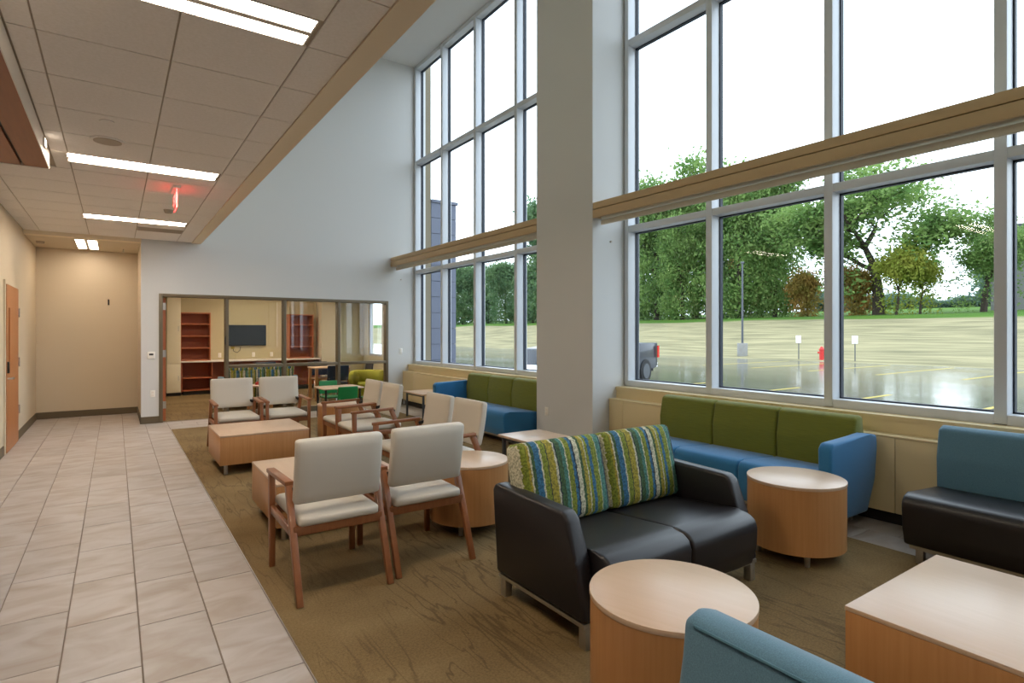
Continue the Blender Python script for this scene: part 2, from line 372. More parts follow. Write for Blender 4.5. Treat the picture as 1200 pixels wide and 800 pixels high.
def dup(root, loc, rz=0, label=None, group=None, scale=None):
    def cp(o, par):
        c = o.copy(); C.objects.link(c); c.parent = par
        for ch in o.children: cp(ch, c)
        return c
    r = cp(root, None); r.location = loc; r.rotation_euler = (0, 0, rz)
    if label: r['label'] = label
    if group: r['group'] = group
    if scale: r.scale = scale
    return r

def link(me_src, name, loc, parent, rz=0):
    o = bpy.data.objects.new(name, me_src); C.objects.link(o); o.location = loc; o.rotation_euler = (0, 0, rz); o.parent = parent
    return o

def at(u, X=None, d=None):
    """ground position seen in image column u, at world X or at depth d along the view axis"""
    ang = YAW + math.atan((u - 600) / F_PX)
    if X is not None: return X, X / math.tan(ang)
    r = (u - 600) / F_PX * d
    return d * math.sin(YAW) + r * math.cos(YAW), d * math.cos(YAW) - r * math.sin(YAW)

# ------------------------------------------------------------------ room dimensions (metres; camera stands at the origin)
YF = 11.2            # far wall
XW = 5.23            # inner face of the window frames
XG = 5.38            # glass
XC = 4.705           # room face of the column
YC0, YC1 = 5.083, 6.19
YB = -3.6            # wall behind
XL = -1.13           # corridor wall on the left
HC, HH = 3.05, 7.15  # low and high ceilings
XS = 1.22            # edge of the low ceiling
CX0, CX1, CY1 = .71, 4.42, 10.32     # carpet

# ------------------------------------------------------------------ floor
fl = struct(box('floor', 'grout', -4.5, 5.5, YB, 12.95, -.25, -.006), 'stone-look porcelain tile floor with narrow joints')
TW, TL, G = .305, .61, .006
b = bmesh.new(); bm_box(b, -TW / 2 + G / 2, TW / 2 - G / 2, -TL / 2 + G / 2, TL / 2 - G / 2, -.012, 0)
bmesh.ops.bevel(b, geom=[e for e in b.edges if all(v.co.z > -.001 for v in e.verts)], offset=.0015, segments=1, affect='EDGES')
bmesh.ops.recalc_face_normals(b, faces=b.faces[:])
tile_me = bpy.data.meshes.new('tile'); b.to_mesh(tile_me); b.free(); tile_me.materials.append(M['tile'])
def tile_piece(x0, x1, y0, y1):
    b = bmesh.new(); bm_box(b, x0 + G / 2, x1 - G / 2, y0 + G / 2, y1 - G / 2, -.012, 0); obj('tile', b, 'tile', fl)
offs = [2.68, 2.88, 3.07]
for k in range(7):                       # corridor columns, from the carpet edge leftwards
    x = CX0 - TW * (k + .5)
    y = offs[k % 3] - TL * 2
    ymax = 12.85 if x < .35 else YF
    while y < ymax:
        y1 = min(y + TL, ymax)
        if y1 - y > .03 and y1 > 1.8 and x - TW / 2 > XL - .25:
            x0, x1 = max(x - TW / 2, XL), x + TW / 2
            if y1 - y > TL - .01 and x0 == x - TW / 2: link(tile_me, 'tile', (x, y + TL / 2, 0), fl)
            else: tile_piece(x0, x1, y, y1)
        y += TL
for k in range(3):                       # band before the glazed far wall
    y = CY1 + TW * k; y1 = min(y + TW, YF)
    x = CX0 - (.2 * k)
    while x < 4.97:
        x0 = max(x, CX0); x1 = min(x + TL, 4.97)
        if x1 - x0 > .05: tile_piece(x0, x1, y, y1)
        x += TL
for k in range(2):                       # band under the windows
    x0 = CX1 + TW * k; x1 = min(x0 + TW, 5.03); y = 0.2 - .2 * k
    while y < CY1:
        y1 = min(y + TL, CY1)
        if k == 0 or not (YC0 - .6 < y < YC1): tile_piece(x0, x1, y, y1)
        y += TL
struct(box('floor_carpet', 'carpet', CX0, CX1, YB, CY1, -.02, .003), 'brown carpet with dark branching vein pattern')
struct(box('trim_1', 'steel', CX0 - .003, CX0 + .003, 1.5, CY1, -.01, .0045), 'thin metal strip between carpet and corridor tile')

# ------------------------------------------------------------------ walls
b = bmesh.new()
bm_box(b, .35, .60, YF, YF + .15, 0, HH); bm_box(b, .60, 4.65, YF, YF + .15, 2.16, HH); bm_box(b, 4.65, 5.5, YF, YF + .15, 0, HH)
wf = struct(obj('wall_far', b, 'paint'), 'tall white wall above the bronze glazed screen')
struct(box('wall_alcove_right', 'paint_tan', .35, .45, YF + .15, 12.85, 0, 3.2))
struct(box('wall_alcove_back', 'paint_tan', XL - .15, .45, 12.85, 13.0, 0, 3.2), 'tan wall at the end of the corridor')
struct(box('wall_left', 'paint_tan', XL - .15, XL, 7.0, 12.85, 0, 3.2), 'corridor wall holding the wooden door')
struct(box('wall_left_return', 'paint_tan', -4.5, XL - .15, 7.0, 7.15, 0, 3.2))
struct(box('wall_reception', 'paint_tan', -4.65, -4.5, YB, 7.15, 0, 3.2))
struct(box('wall_rear', 'paint', -4.65, 5.5, YB - .15, YB, 0, HH))
struct(box('column', 'paint', XC, 5.5, YC0, YC1, 0, HH), 'wide full-height painted pier between the two window bays')
b = bmesh.new(); bm_box(b, XW + .02, 5.5, YB, YC0, -.2, .84); bm_box(b, XW + .02, 5.5, YC1, YF, -.2, .84)
struct(obj('wall_right', b, 'paint'), 'low wall under the windows')
struct(box('wall_bulkhead', 'gyp', 1.08, XS, YB, YF, HC - .012, HH + .1), 'bulkhead where the low ceiling stops')
struct(box('ceiling_high', 'paint', XS, 5.5, YB, YF, HH, HH + .15), 'high white ceiling over the lounge')
# low ceiling: dark grid behind, one object for each acoustic tile
cl = struct(box('ceiling', 'grid', -4.5, 1.08, YB, YF, HC + .006, HC + .12), 'low ceiling of square acoustic tiles in a grid')
GX = [-.935, -.335, .26, .855, 1.08]
GY = [3.17 + .605 * k for k in range(-4, 14)]
def ctile(x0, x1, y0, y1):
    b = bmesh.new(); g = .005; bm_box(b, x0 + g, x1 - g, y0 + g, y1 - g, HC - .004, HC + .008)
    obj('ceiling_tile', b, 'act', cl)
YFX = [(2.87, 3.17), (6.20, 6.50), (9.25, 9.55)]
for j in range(len(GY)):
    y0 = GY[j]; y1 = GY[j] + .605
    if y0 > YF: break
    y1 = min(y1, YF - .02)
    for i in range(len(GX) - 1):
        x0, x1 = GX[i], GX[i + 1]
        if x0 < -.5 and y0 < 6.2: x0 = -.455
        seg = [(y0, y1)]
        if i in (1, 2):                       # leave the light fixtures' bays open
            for f0, f1 in YFX:
                new = []
                for s0, s1 in seg:
                    if f1 <= s0 or f0 >= s1: new.append((s0, s1))
                    else:
                        if f0 - s0 > .03: new.append((s0, f0))
                        if s1 - f1 > .03: new.append((f1, s1))
                seg = new
        for s0, s1 in seg: ctile(x0, x1, s0, s1)
for j in range(7):                            # strip beside the corridor wall
    y0 = 7.0 + j * .605; ctile(XL, GX[0], y0, min(y0 + .605, YF - .02))
struct(box('trim_2', 'gyp', XL, .35, YF - .02, YF + .15, 2.99, HC + .01), 'dropped band at the mouth of the alcove')
struct(box('ceiling_alcove', 'paint_tan', XL, .35, YF + .15, 12.85, 2.99, 3.1))
# base boards
struct(box('baseboard_far', 'base', .35, .60, YF - .012, YF, 0, .115))
struct(box('baseboard_far_right', 'base', 4.66, 4.97, YF - .012, YF, 0, .115))
struct(box('baseboard_alcove', 'base', XL, .35, 12.838, 12.85, 0, .115))
struct(box('baseboard_alcove_side', 'base', .338, .35, YF, 12.84, 0, .115))
struct(box('baseboard_left', 'base', XL, XL + .012, 7.0, 9.30, 0, .115))
struct(box('baseboard_left_end', 'base', XL, XL + .012, 10.47, 12.84, 0, .115))
struct(box('baseboard_column', 'base', XC - .012, XC, YC0, YC1, 0, .10))

# ------------------------------------------------------------------ windows: frame members, gaskets and one pane per opening
def window(name, label, ys, zs, lab):
    root = bpy.data.objects.new(name, None); C.objects.link(root); struct(root, label)
    mw = .075
    for k, y in enumerate(ys):
        e = mw / 2
        y0, y1 = y - e, y + e
        if k == 0: y1 = y + e * .7
        box('mullion', 'alu', XW, XG + .05, y0, y1, zs[0] - .03, zs[-1] + .03, root, .004)
    for k, (y0, y1) in enumerate(zip(ys[1:], ys[:-1])):
        a, c_ = y0 + mw / 2, y1 - mw / 2
        for j, z in enumerate(zs):
            box('transom', 'alu', XW + .004, XG + .046, a, c_, z - .0375, z + .0375, root, .003)
        for z0, z1 in zip(zs, zs[1:]):
            p0, p1 = z0 + .0375, z1 - .0375
            g = bmesh.new()
            for q in ((a, a + .012, p0, p1), (c_ - .012, c_, p0, p1), (a, c_, p0, p0 + .012), (a, c_, p1 - .012, p1)):
                bm_box(g, XG - .02, XG + .03, q[0], q[1], q[2], q[3])
            obj('gasket', g, 'gasket', root)
            box('pane', 'glass', XG, XG + .008, a + .004, c_ - .004, p0 + .004, p1 - .004, root)
    return root
ZS = [.875, 2.79, 5.10, HH - .04]
window('window_1', 'near bay of tall aluminium-framed window panes', [5.045, 3.835, 2.585, 1.376, .16, -1.06, -2.28, -3.55], ZS, '')
window('window_2', 'far bay of tall aluminium-framed window panes', [YF - .04, 9.95, 8.70, 7.44, YC1 + .04], ZS, '')
# sill ledges
struct(box('trim_3', 'heater', 5.09, XW + .03, YB, YC0, .80, .838), 'painted sill under the near window bay')
struct(box('trim_4', 'heater', 5.09, XW + .03, YC1, YF, .80, .838), 'painted sill under the far window bay')

# ------------------------------------------------------------------ fin-tube heater covers under the sills
def heater(y0, y1, label, seams):
    t = thing('heater_cover', label, 'radiator', (5.0, (y0 + y1) / 2, 0))
    o = Vector((5.0, (y0 + y1) / 2, 0))
    ys = [y0] + seams + [y1]
    for a, c_ in zip(ys, ys[1:]):
        bb = bmesh.new(); bm_box(bb, -.03, -.012, a + .002 - o.y, c_ - .002 - o.y, .10, .68); obj('front_panel', bb, 'heater', t, 'auto', .003)
    bb = bmesh.new(); bm_box(bb, -.035, .225, y0 - o.y, y1 - o.y, .682, .70); obj('top_cap', bb, 'heater', t, 'auto', .005)
    bb = bmesh.new(); bm_box(bb, .10, .225, y0 - o.y, y1 - o.y, .70, .80); obj('back_plate', bb, 'heater', t)
    bb = bmesh.new(); bm_box(bb, .03, .06, y0 - o.y, y1 - o.y, .0, .10); obj('kick_plate', bb, 'kick', t)
    bb = bmesh.new(); bm_box(bb, -.012, .22, y0 - o.y, y1 - o.y, .09, .11); obj('bottom_pan', bb, 'kick', t)
    return t
heater(YB + .005, YC0 - .003, 'cream enamel heater cover behind the sofa with a right arm', [.5, 1.95, 3.4, 4.85])
heater(YC1 + .003, YF - .003, 'cream enamel heater cover behind the sofa beyond the column', [7.6, 9.1, 10.7])

# ------------------------------------------------------------------ roller shades across the bays
def shade(y0, y1, label):
    yc = (y0 + y1) / 2; h = (y1 - y0) / 2
    t = thing('roller_shade', label, 'window shade', (4.8, yc, 2.86))
    def bx(n, m, x0, x1, z0, z1, bev=0, e=0):
        bb = bmesh.new(); bm_box(bb, x0 - 4.8, x1 - 4.8, -h + e, h - e, z0 - 2.86, z1 - 2.86); return obj(n, bb, m, t, 'auto' if bev else False, bev)
    bx('fascia_upper', 'shade_box', XC, XC + .03, 2.981, 3.06, .003); bx('fascia_lower', 'shade_box', XC - .004, XC + .03, 2.875, 2.972, .003)
    bx('top_plate', 'shade_box', XC + .03, 4.88, 3.045, 3.06); bx('back_plate', 'shade_box', 4.87, 4.88, 2.91, 3.045)
    bb = bmesh.new(); bm_cyl(bb, (.06, 0, .055), .045, 2 * h - .04, 20, axis='Y'); obj('roller', bb, 'shade_cloth', t, 'auto')
    bx('hem_bar', 'shade_cloth', 4.805, 4.825, 2.80, 2.86, .006, .03)
    for e in (-1, 1):
        bb = bmesh.new(); bm_box(bb, XC + .03 - 4.8, .075, (h - .012) * e - .008, (h - .012) * e + .008, .02, .19); obj('end_bracket', bb, 'shade_box', t)
shade(YB + .01, YC0 - .003, 'tan roller shade box running across the near window bay')
shade(YC1 + .003, YF - .003, 'tan roller shade box across the window bay beyond the column')

# ------------------------------------------------------------------ glazed screen in the far wall
sf = bpy.data.objects.new('window_3', None); C.objects.link(sf); struct(sf, 'bronze-framed interior glass screen with an open doorway')
fy0, fy1 = YF - .015, YF + .12
def fr(n, x0, x1, z0, z1): box(n, 'bronze', x0, x1, fy0, fy1, z0, z1, sf, .003)
fr('frame', .60, .655, 0, 2.16); fr('frame', 4.595, 4.65, 0, 2.16); fr('frame', .655, 4.595, 2.105, 2.16)
mx = [1.625, 2.60, 3.62]
for x in mx: fr('mullion', x - .03, x + .03, 0, 2.105)
box('strike_plate', 'black', 1.590, 1.605, YF - .028, YF + .03, 1.30, 1.44, sf)
edges = [1.655, 2.57, 2.63, 3.59, 3.65, 4.595]
for a, c_ in ((1.655, 2.57), (2.63, 3.59), (3.65, 4.595)):
    fr('rail', a, c_, .875, .93); fr('rail', a, c_, 0, .10)
    box('pane', 'glass_in', a, c_, YF + .05, YF + .058, .93, 2.105, sf)
    box('pane', 'glass_in', a, c_, YF + .05, YF + .058, .10, .875, sf)
d = bpy.data.objects.new('door_1', None); C.objects.link(d); struct(d, 'wooden door swung open into the playroom'); d.location = (.66, YF + .12, 0)
bb = bmesh.new(); bm_box(bb, 0, .045, .02, .93, .01, 2.09); obj('leaf', bb, 'cherry', d)
for z in (.28, 1.15, 1.95):
    bb = bmesh.new(); bm_box(bb, .0, .05, .0, .02, z - .06, z + .06); obj('hinge', bb, 'steel', d)

# ------------------------------------------------------------------ corridor door on the left wall
d = bpy.data.objects.new('door_2', None); C.objects.link(d); struct(d, 'wooden corridor door with a narrow glass lite'); d.location = (XL, 9.9, 0)
b = bmesh.new(); y0, y1 = -.53, .50
bm_box(b, .0, .022, y0 - .05, y0, 0, 2.16); bm_box(b, 0, .022, y1, y1 + .05, 0, 2.16); bm_box(b, 0, .022, y0, y1, 2.11, 2.16)
obj('door_frame', b, 'paint_tan', d)
b = bmesh.new(); bm_box(b, 0, .03, y0 + .004, -.38, .01, 2.105); bm_box(b, 0, .03, -.28, y1 - .004, .01, 2.105); bm_box(b, 0, .03, -.38, -.28, .01, 1.0); bm_box(b, 0, .03, -.38, -.28, 1.82, 2.105)
obj('leaf', b, 'door', d)
box('pane', 'screen', .008, .016, -.38, -.28, 1.0, 1.82, d)
for z in (.45, 1.1, 1.78): box('hinge', 'steel', .022, .045, y1 - .01, y1 + .03, z - .06, z + .06, d)
b = bmesh.new(); bm_cyl(b, (.05, -.47, .93), .012, .05, 12, axis='X'); bm_box(b, .065, .085, -.48, -.35, .92, .942); obj('lever', b, 'steel', d)
box('lock_plate', 'black', .03, .05, -.52, -.46, 1.0, 1.14, d)

# ------------------------------------------------------------------ ceiling fixtures
def fixture(x, y, label, long='X', z=HC, lens='lens'):
    t = thing('ceiling_light', label, 'ceiling light', (x, y, z), 0 if long == 'X' else R(90), None)
    b = bmesh.new()
    for q in ((-.60, .60, -.15, -.14), (-.60, .60, .14, .15), (-.60, -.59, -.14, .14), (.59, .60, -.14, .14)): bm_box(b, q[0], q[1], q[2], q[3], -.006, .006)
    obj('trim_frame', b, 'trimwhite', t)
    for s in (-1, 1):
        b = bmesh.new(); a, c_ = sorted((s * .022, s * .14)); bm_box(b, -.59, .59, a, c_, -.001, .005); obj('lens', b, lens, t)
    b = bmesh.new(); bm_box(b, -.59, .59, -.022, .022, -.010, .005); obj('centre_bar', b, 'trimwhite', t)
    return t
fixture(.235, 3.02, 'linear ceiling light of the corridor, just before the round speaker')
fixture(.235, 6.35, 'linear ceiling light between round speaker and exit sign')
fixture(.235, 9.40, 'linear ceiling light beside the air vent before the alcove')
fixture(.235, -.29, 'linear ceiling light over the corridor, farthest from the alcove')
fixture(-.385, 11.95, 'ceiling light in the tan alcove at the corridor end', 'Y', 2.984, 'lens_alcove')
t = thing('ceiling_speaker', 'round white speaker grille in the acoustic ceiling', 'speaker', (-.05, 5.62, HC - .004))
b = bmesh.new(); bm_cyl(b, (0, 0, -.012), .115, .012, 32); obj('bezel', b, 'act', t, 'auto')
b = bmesh.new(); bm_cyl(b, (0, 0, -.016), .095, .005, 32); obj('grille', b, 'grid', t, 'auto')
t = thing('sprinkler_head', 'small concealed sprinkler plate beside the round speaker', 'sprinkler', (-.05, 5.12, HC - .004))
b = bmesh.new(); bm_cyl(b, (0, 0, -.006), .045, .006, 20); obj('plate', b, 'act', t, 'auto')
t = thing('smoke_detector', 'small round detector on ceiling behind the exit sign', 'detector', (.55, 8.37, HC - .004))
b = bmesh.new(); bm_cyl(b, (0, 0, -.04), .04, .04, 20, .055); obj('housing', b, 'grid', t, 'auto')
t = thing('alcove_detector', 'small round detector on the alcove ceiling', 'detector', (-1.0, 12.0, 2.99))
b = bmesh.new(); bm_cyl(b, (0, 0, -.035), .05, .035, 20, .06); obj('housing', b, 'grid', t, 'auto')
t = thing('alcove_sprinkler', 'small pendant sprinkler on the alcove ceiling', 'sprinkler', (.12, 12.3, 2.99))
b = bmesh.new(); bm_cyl(b, (0, 0, -.05), .01, .05, 10); obj('stem', b, 'steel', t); b = bmesh.new(); bm_cyl(b, (0, 0, -.055), .03, .006, 16); obj('deflector', b, 'steel', t)
t = thing('air_vent', 'louvred return air grille in the ceiling before the alcove', 'vent', (.555, 10.08, HC - .004))
b = bmesh.new()
for q in ((-.295, .295, -.15, -.13), (-.295, .295, .13, .15), (-.295, -.275, -.13, .13), (.275, .295, -.13, .13)): bm_box(b, q[0], q[1], q[2], q[3], -.008, 0)
obj('frame', b, 'grid', t)
for k in range(9):
    b = bmesh.new(); bm_bar(b, (-.275, -.115 + k * .029, -.005), (.275, -.115 + k * .029, -.005), .004, .022, side=(0, .6, .8)); obj('louvre', b, 'grid', t)
# exit sign, edge-lit, seen almost edge on
t = thing('exit_sign', 'red edge-lit exit sign hanging from the corridor ceiling', 'exit sign', (.53, 7.08, HC - .004))
b = bmesh.new(); bm_box(b, -.035, .035, -.17, .17, -.03, 0); obj('canopy', b, 'white', t, 'auto', .004)
ac = glass('acrylic', (.95, .8, .8, 1), 1)
b = bmesh.new(); bm_box(b, -.005, .005, -.15, .15, -.225, -.03); obj('acrylic_panel', b, ac, t)
b = bmesh.new(); bm_box(b, -.0055, .0055, -.1525, -.1501, -.225, -.032); bm_box(b, -.0055, .0055, -.15, .15, -.2275, -.2251); obj('lit_edge', b, 'red_led', t)
def text_part(s, size, m, parent, loc, rot, name='lettering', extr=.001):
    cu = bpy.data.curves.new('txt', 'FONT'); cu.body = s; cu.size = size; cu.align_x = 'CENTER'; cu.align_y = 'CENTER'; cu.extrude = extr
    o = bpy.data.objects.new('txt', cu); C.objects.link(o); bpy.context.view_layer.update()
    me = bpy.data.meshes.new_from_object(o.evaluated_get(bpy.context.evaluated_depsgraph_get())); bpy.data.objects.remove(o)
    me.materials.clear(); me.materials.append(M[m] if isinstance(m, str) else m)
    p = bpy.data.objects.new(name, me); C.objects.link(p); p.parent = parent; p.location = loc; p.rotation_euler = rot
    return p
text_part('EXIT', .16, 'red_led', t, (-.0065, 0, -.128), (R(90), 0, R(-90)))
text_part('EXIT', .16, 'red_led', t, (.0065, 0, -.128), (R(90), 0, R(90)))

# wooden ceiling cloud over the reception side
t = thing('wood_ceiling_cloud', 'dropped wood-veneer ceiling panel with white edge trim', 'ceiling panel', (-.46, 6.25, 2.90))
xs = [(-.165, -.006), (-.78, -.185), (-1.40, -.80), (-2.02, -1.42), (-2.64, -2.04), (-3.26, -2.66), (-3.88, -3.28)]
for a, c_ in xs:
    b = bmesh.new(); bm_box(b, a, c_, -8.6, -.006, 0, .02); obj('veneer_panel', b, 'cloudwood', t)
b = bmesh.new(); bm_box(b, -3.9, -.006, -8.6, -.006, .022, .05); obj('backing', b, 'kick', t)
b = bmesh.new(); bm_box(b, -.006, 0, -8.62, 0, -.004, .146); bm_box(b, -3.9, -.006, -.006, 0, -.004, .146); obj('edge_trim', b, 'trimwhite', t)
t = thing('trim_light', 'tiny lit lamp on the white trim of the wood ceiling panel', 'lamp', (-.4598, 5.75, 2.985))
b = bmesh.new(); bm_box(b, .0, .012, -.06, .06, -.03, .03); obj('housing', b, 'trimwhite', t); b = bmesh.new(); bm_box(b, .012, .016, -.05, .05, -.022, .022); obj('lens', b, 'lens_dim', t)

# ------------------------------------------------------------------ small wall fittings
t = thing('thermostat', 'white thermostat on wall beside the open doorway', 'thermostat', (.49, YF, 1.13))
b = bmesh.new(); bm_box(b, -.055, .055, -.022, 0, -.06, .06); obj('case', b, 'white', t, 'auto', .008); b = bmesh.new(); bm_box(b, -.03, .03, -.0235, -.022, .0, .03); obj('display', b, 'black', t)
def outlet(label, loc, rz):
    t = thing('wall_outlet', label, 'outlet', loc, rz)
    b = bmesh.new(); bm_box(b, -.036, .036, -.006, 0, -.058, .058); obj('cover_plate', b, 'white', t, 'auto', .003)
    for z in (-.022, .022):
        b = bmesh.new(); bm_box(b, -.016, .016, -.008, -.006, z - .014, z + .014); obj('socket', b, 'trimwhite', t)
outlet('white outlet plate below the thermostat', (.51, YF, .49), 0)
outlet('white outlet plate low on the wide column', (XC, 5.97, .46), R(-90))
outlet('white switch plate on far wall between screen and window', (4.93, YF, 1.12), 0)
t = thing('wall_bracket', 'small dark bracket on the bare alcove wall', 'bracket', (-.1, 12.85, 2.06))
b = bmesh.new(); bm_box(b, -.012, .012, -.012, 0, -.05, .05); obj('plate', b, 'black', t); b = bmesh.new(); bm_bar(b, (0, -.012, .02), (0, -.05, .05), .012, .012); obj('hook', b, 'black', t)
for k, (loc, lab) in enumerate((((5.0, YC0, 2.62), 'tiny shade sensor on the column return'), ((4.93, YF, 2.62), 'tiny shade sensor on far wall under the shade box'))):
    t = thing('shade_sensor', lab, 'sensor', loc); b = bmesh.new(); bm_cyl(b, (0, -.008, 0), .012, .016, 12, axis='Y'); obj('body', b, 'grid', t)

# ------------------------------------------------------------------ guest chairs (origin on the floor midway between the rear feet, facing +Y)
def make_chair(label):
    t = thing('guest_chair', label, 'chair')
    hw = .262
    for s in (-1, 1):
        b = bmesh.new(); bm_bar(b, (s * hw, .02, 0), (s * hw, .275, .615), .036, .034, .036, .05); obj('rear_leg', b, 'chairwood', t, 'auto', .005)
        b = bmesh.new(); bm_bar(b, (s * hw, .70, 0), (s * hw, .71, .60), .036, .036, .036, .05); obj('front_leg', b, 'chairwood', t, 'auto', .005)
        b = bmesh.new(); bm_bar(b, (s * hw, .25, .628), (s * hw, .745, .612), .05, .028); obj('armrest', b, 'chairwood', t, 'auto', .006)
        b = bmesh.new(); bm_bar(b, (s * hw, .175, .365), (s * hw, .70, .372), .026, .05); obj('side_rail', b, 'chairwood', t, 'auto', .004)
        b = bmesh.new(); bm_bar(b, (s * (hw - .02), .262, .585), (s * (hw - .045), .205, .60), .03, .03, side=(0, 0, 1)); obj('back_bracket', b, 'kick', t)
    b = bmesh.new(); bm_bar(b, (-hw, .165, .375), (hw, .165, .375), .055, .03, side=(0, 0, 1)); obj('rear_rail', b, 'chairwood', t, 'auto', .004)
    b = bmesh.new(); bm_bar(b, (-hw, .70, .365), (hw, .70, .365), .055, .028, side=(0, 0, 1)); obj('front_rail', b, 'chairwood', t, 'auto', .004)
    b = bmesh.new(); bm_rbox(b, -.24, .24, .135, .735, .394, .456, .024, 7, (0, .008, .014)); obj('seat', b, 'vinyl', t, True)
    b = bmesh.new(); bm_rbox(b, -.255, .255, -.03, .032, -.19, .19, .018, 7, (0, .012, .002))
    for v in b.verts: v.co.y += .035 * ((v.co.z + .19) / .38 - .5) ** 2
    bmesh.ops.rotate(b, verts=b.verts[:], matrix=Matrix.Rotation(R(10), 3, 'X')); bmesh.ops.translate(b, verts=b.verts[:], vec=(0, .165, .705))
    obj('backrest', b, 'vinyl', t, True)
    return t
ch = make_chair('cream vinyl armchair with wooden frame at the carpet edge')
ch.location = (1.09, 3.20, 0)
def chair(x, y, rz, label, group): return dup(ch, (x, y, 0), rz, label, group)
ch['label'] = 'cream armchair beside the corridor tile, its back turned to the open carpet'; ch['group'] = 'cream armchairs of the lounge'
GR = 'cream armchairs of the lounge'
chair(1.685, 3.24, 0, 'cream armchair beside the drum table behind the loveseat, next to the corridor-side chair', GR)
chair(1.275, 8.53, math.pi, 'cream armchair behind a box table, nearest the open doorway of the glass screen', GR)
chair(1.865, 8.53, math.pi, 'cream armchair behind a box table, between its pair and the drum table', GR)
chair(2.89, 7.06, R(90), 'cream armchair with back to the windows, touching the drum table by the glass screen', GR)
chair(2.89, 6.475, R(90), 'cream armchair with back to the windows, adjoining the one at the screen-side drum table', GR)
chair(2.80, 5.08, R(90), 'cream armchair backing onto the column side table, farther from the loveseat than its pair', GR)
chair(2.80, 4.495, R(90), 'cream armchair backing onto the column side table, nearer the loveseat than its pair', GR)

# ------------------------------------------------------------------ low box tables
def make_table(label):
    t = thing('coffee_table', label, 'table', group='low square box tables'); h = .455
    b = bmesh.new(); bm_box(b, -h, h, -h + .01, h - .01, .105, .40); obj('body', b, 'maple', t, 'auto', .002)
    b = bmesh.new(); bm_box(b, -h - .002, h + .002, -h + .008, h - .008, .401, .42); obj('top', b, 'maple_top', t, 'auto', .003)
    for sx in (-1, 1):
        for sy in (-1, 1):
            b = bmesh.new(); bm_cyl(b, (sx * .39, sy * .38, 0), .02, .106, 16); obj('leg', b, 'steel', t, 'auto')
    return t
tb = make_table('square maple box table before the two armchairs at the glass screen'); tb.location = (1.355, 7.10, 0)
dup(tb, (1.40, 4.745, 0), 0, 'square maple box table in the middle of the armchairs, before the corridor-side pair')
dup(tb, (2.835, .665, 0), 0, 'square maple box table between the two teal-backed settees')

# ------------------------------------------------------------------ drum tables
def make_drum(label):
    t = thing('drum_table', label, 'table', group='round maple drum tables'); r = .305
    b = bmesh.new(); bm_cyl(b, (0, 0, .085), r, .415, 64); obj('body', b, 'maple', t, 'auto')
    b = bmesh.new(); bm_cyl(b, (0, 0, .5005), r + .003, .02, 64); obj('top', b, 'maple_top', t, 'auto', .002)
    for k in range(4):
        a = R(45 + 90 * k); b = bmesh.new(); bm_cyl(b, (.24 * math.cos(a), .24 * math.sin(a), 0), .016, .086, 14, .02); obj('leg', b, 'steel', t, 'auto')
    return t
dr = make_drum('round maple drum table touching the front of the black loveseat'); dr.location = (1.735, 1.44, 0); dr.rotation_euler.z = .3
dup(dr, (3.81, 2.10, 0), .0, 'round maple drum table between the black loveseat and the blue and green sofa')
dup(dr, (2.27, 3.86, 0), 0, 'round maple drum table at the corner between cream armchairs, behind the loveseat')
dup(dr, (2.585, 7.93, 0), 0, 'round maple drum table between armchairs, close to the glass screen')

# ------------------------------------------------------------------ small side tables on slim legs
def make_side(label):
    t = thing('side_table', label, 'table', group='slim-legged side tables')
    b = bmesh.new(); bm_box(b, -.27, .27, -.38, .38, .43, .455); obj('top', b, 'maple_top', t, 'auto', .004)
    for sx in (-1, 1):
        for sy in (-1, 1):
            b = bmesh.new(); bm_bar(b, (sx * .225, sy * .33, 0), (sx * .225, sy * .33, .431), .03, .03); obj('leg', b, 'polegrey', t)
        b = bmesh.new(); bm_bar(b, (sx * .225, -.33, .415), (sx * .225, .33, .415), .02, .03); obj('apron', b, 'polegrey', t)
    return t
sd = make_side('slim-legged side table at the foot of the wide column'); sd.location = (3.52, 4.56, 0)
dup(sd, (4.55, 9.22, 0), 0, 'slim-legged side table beside the arm of the far sofa')

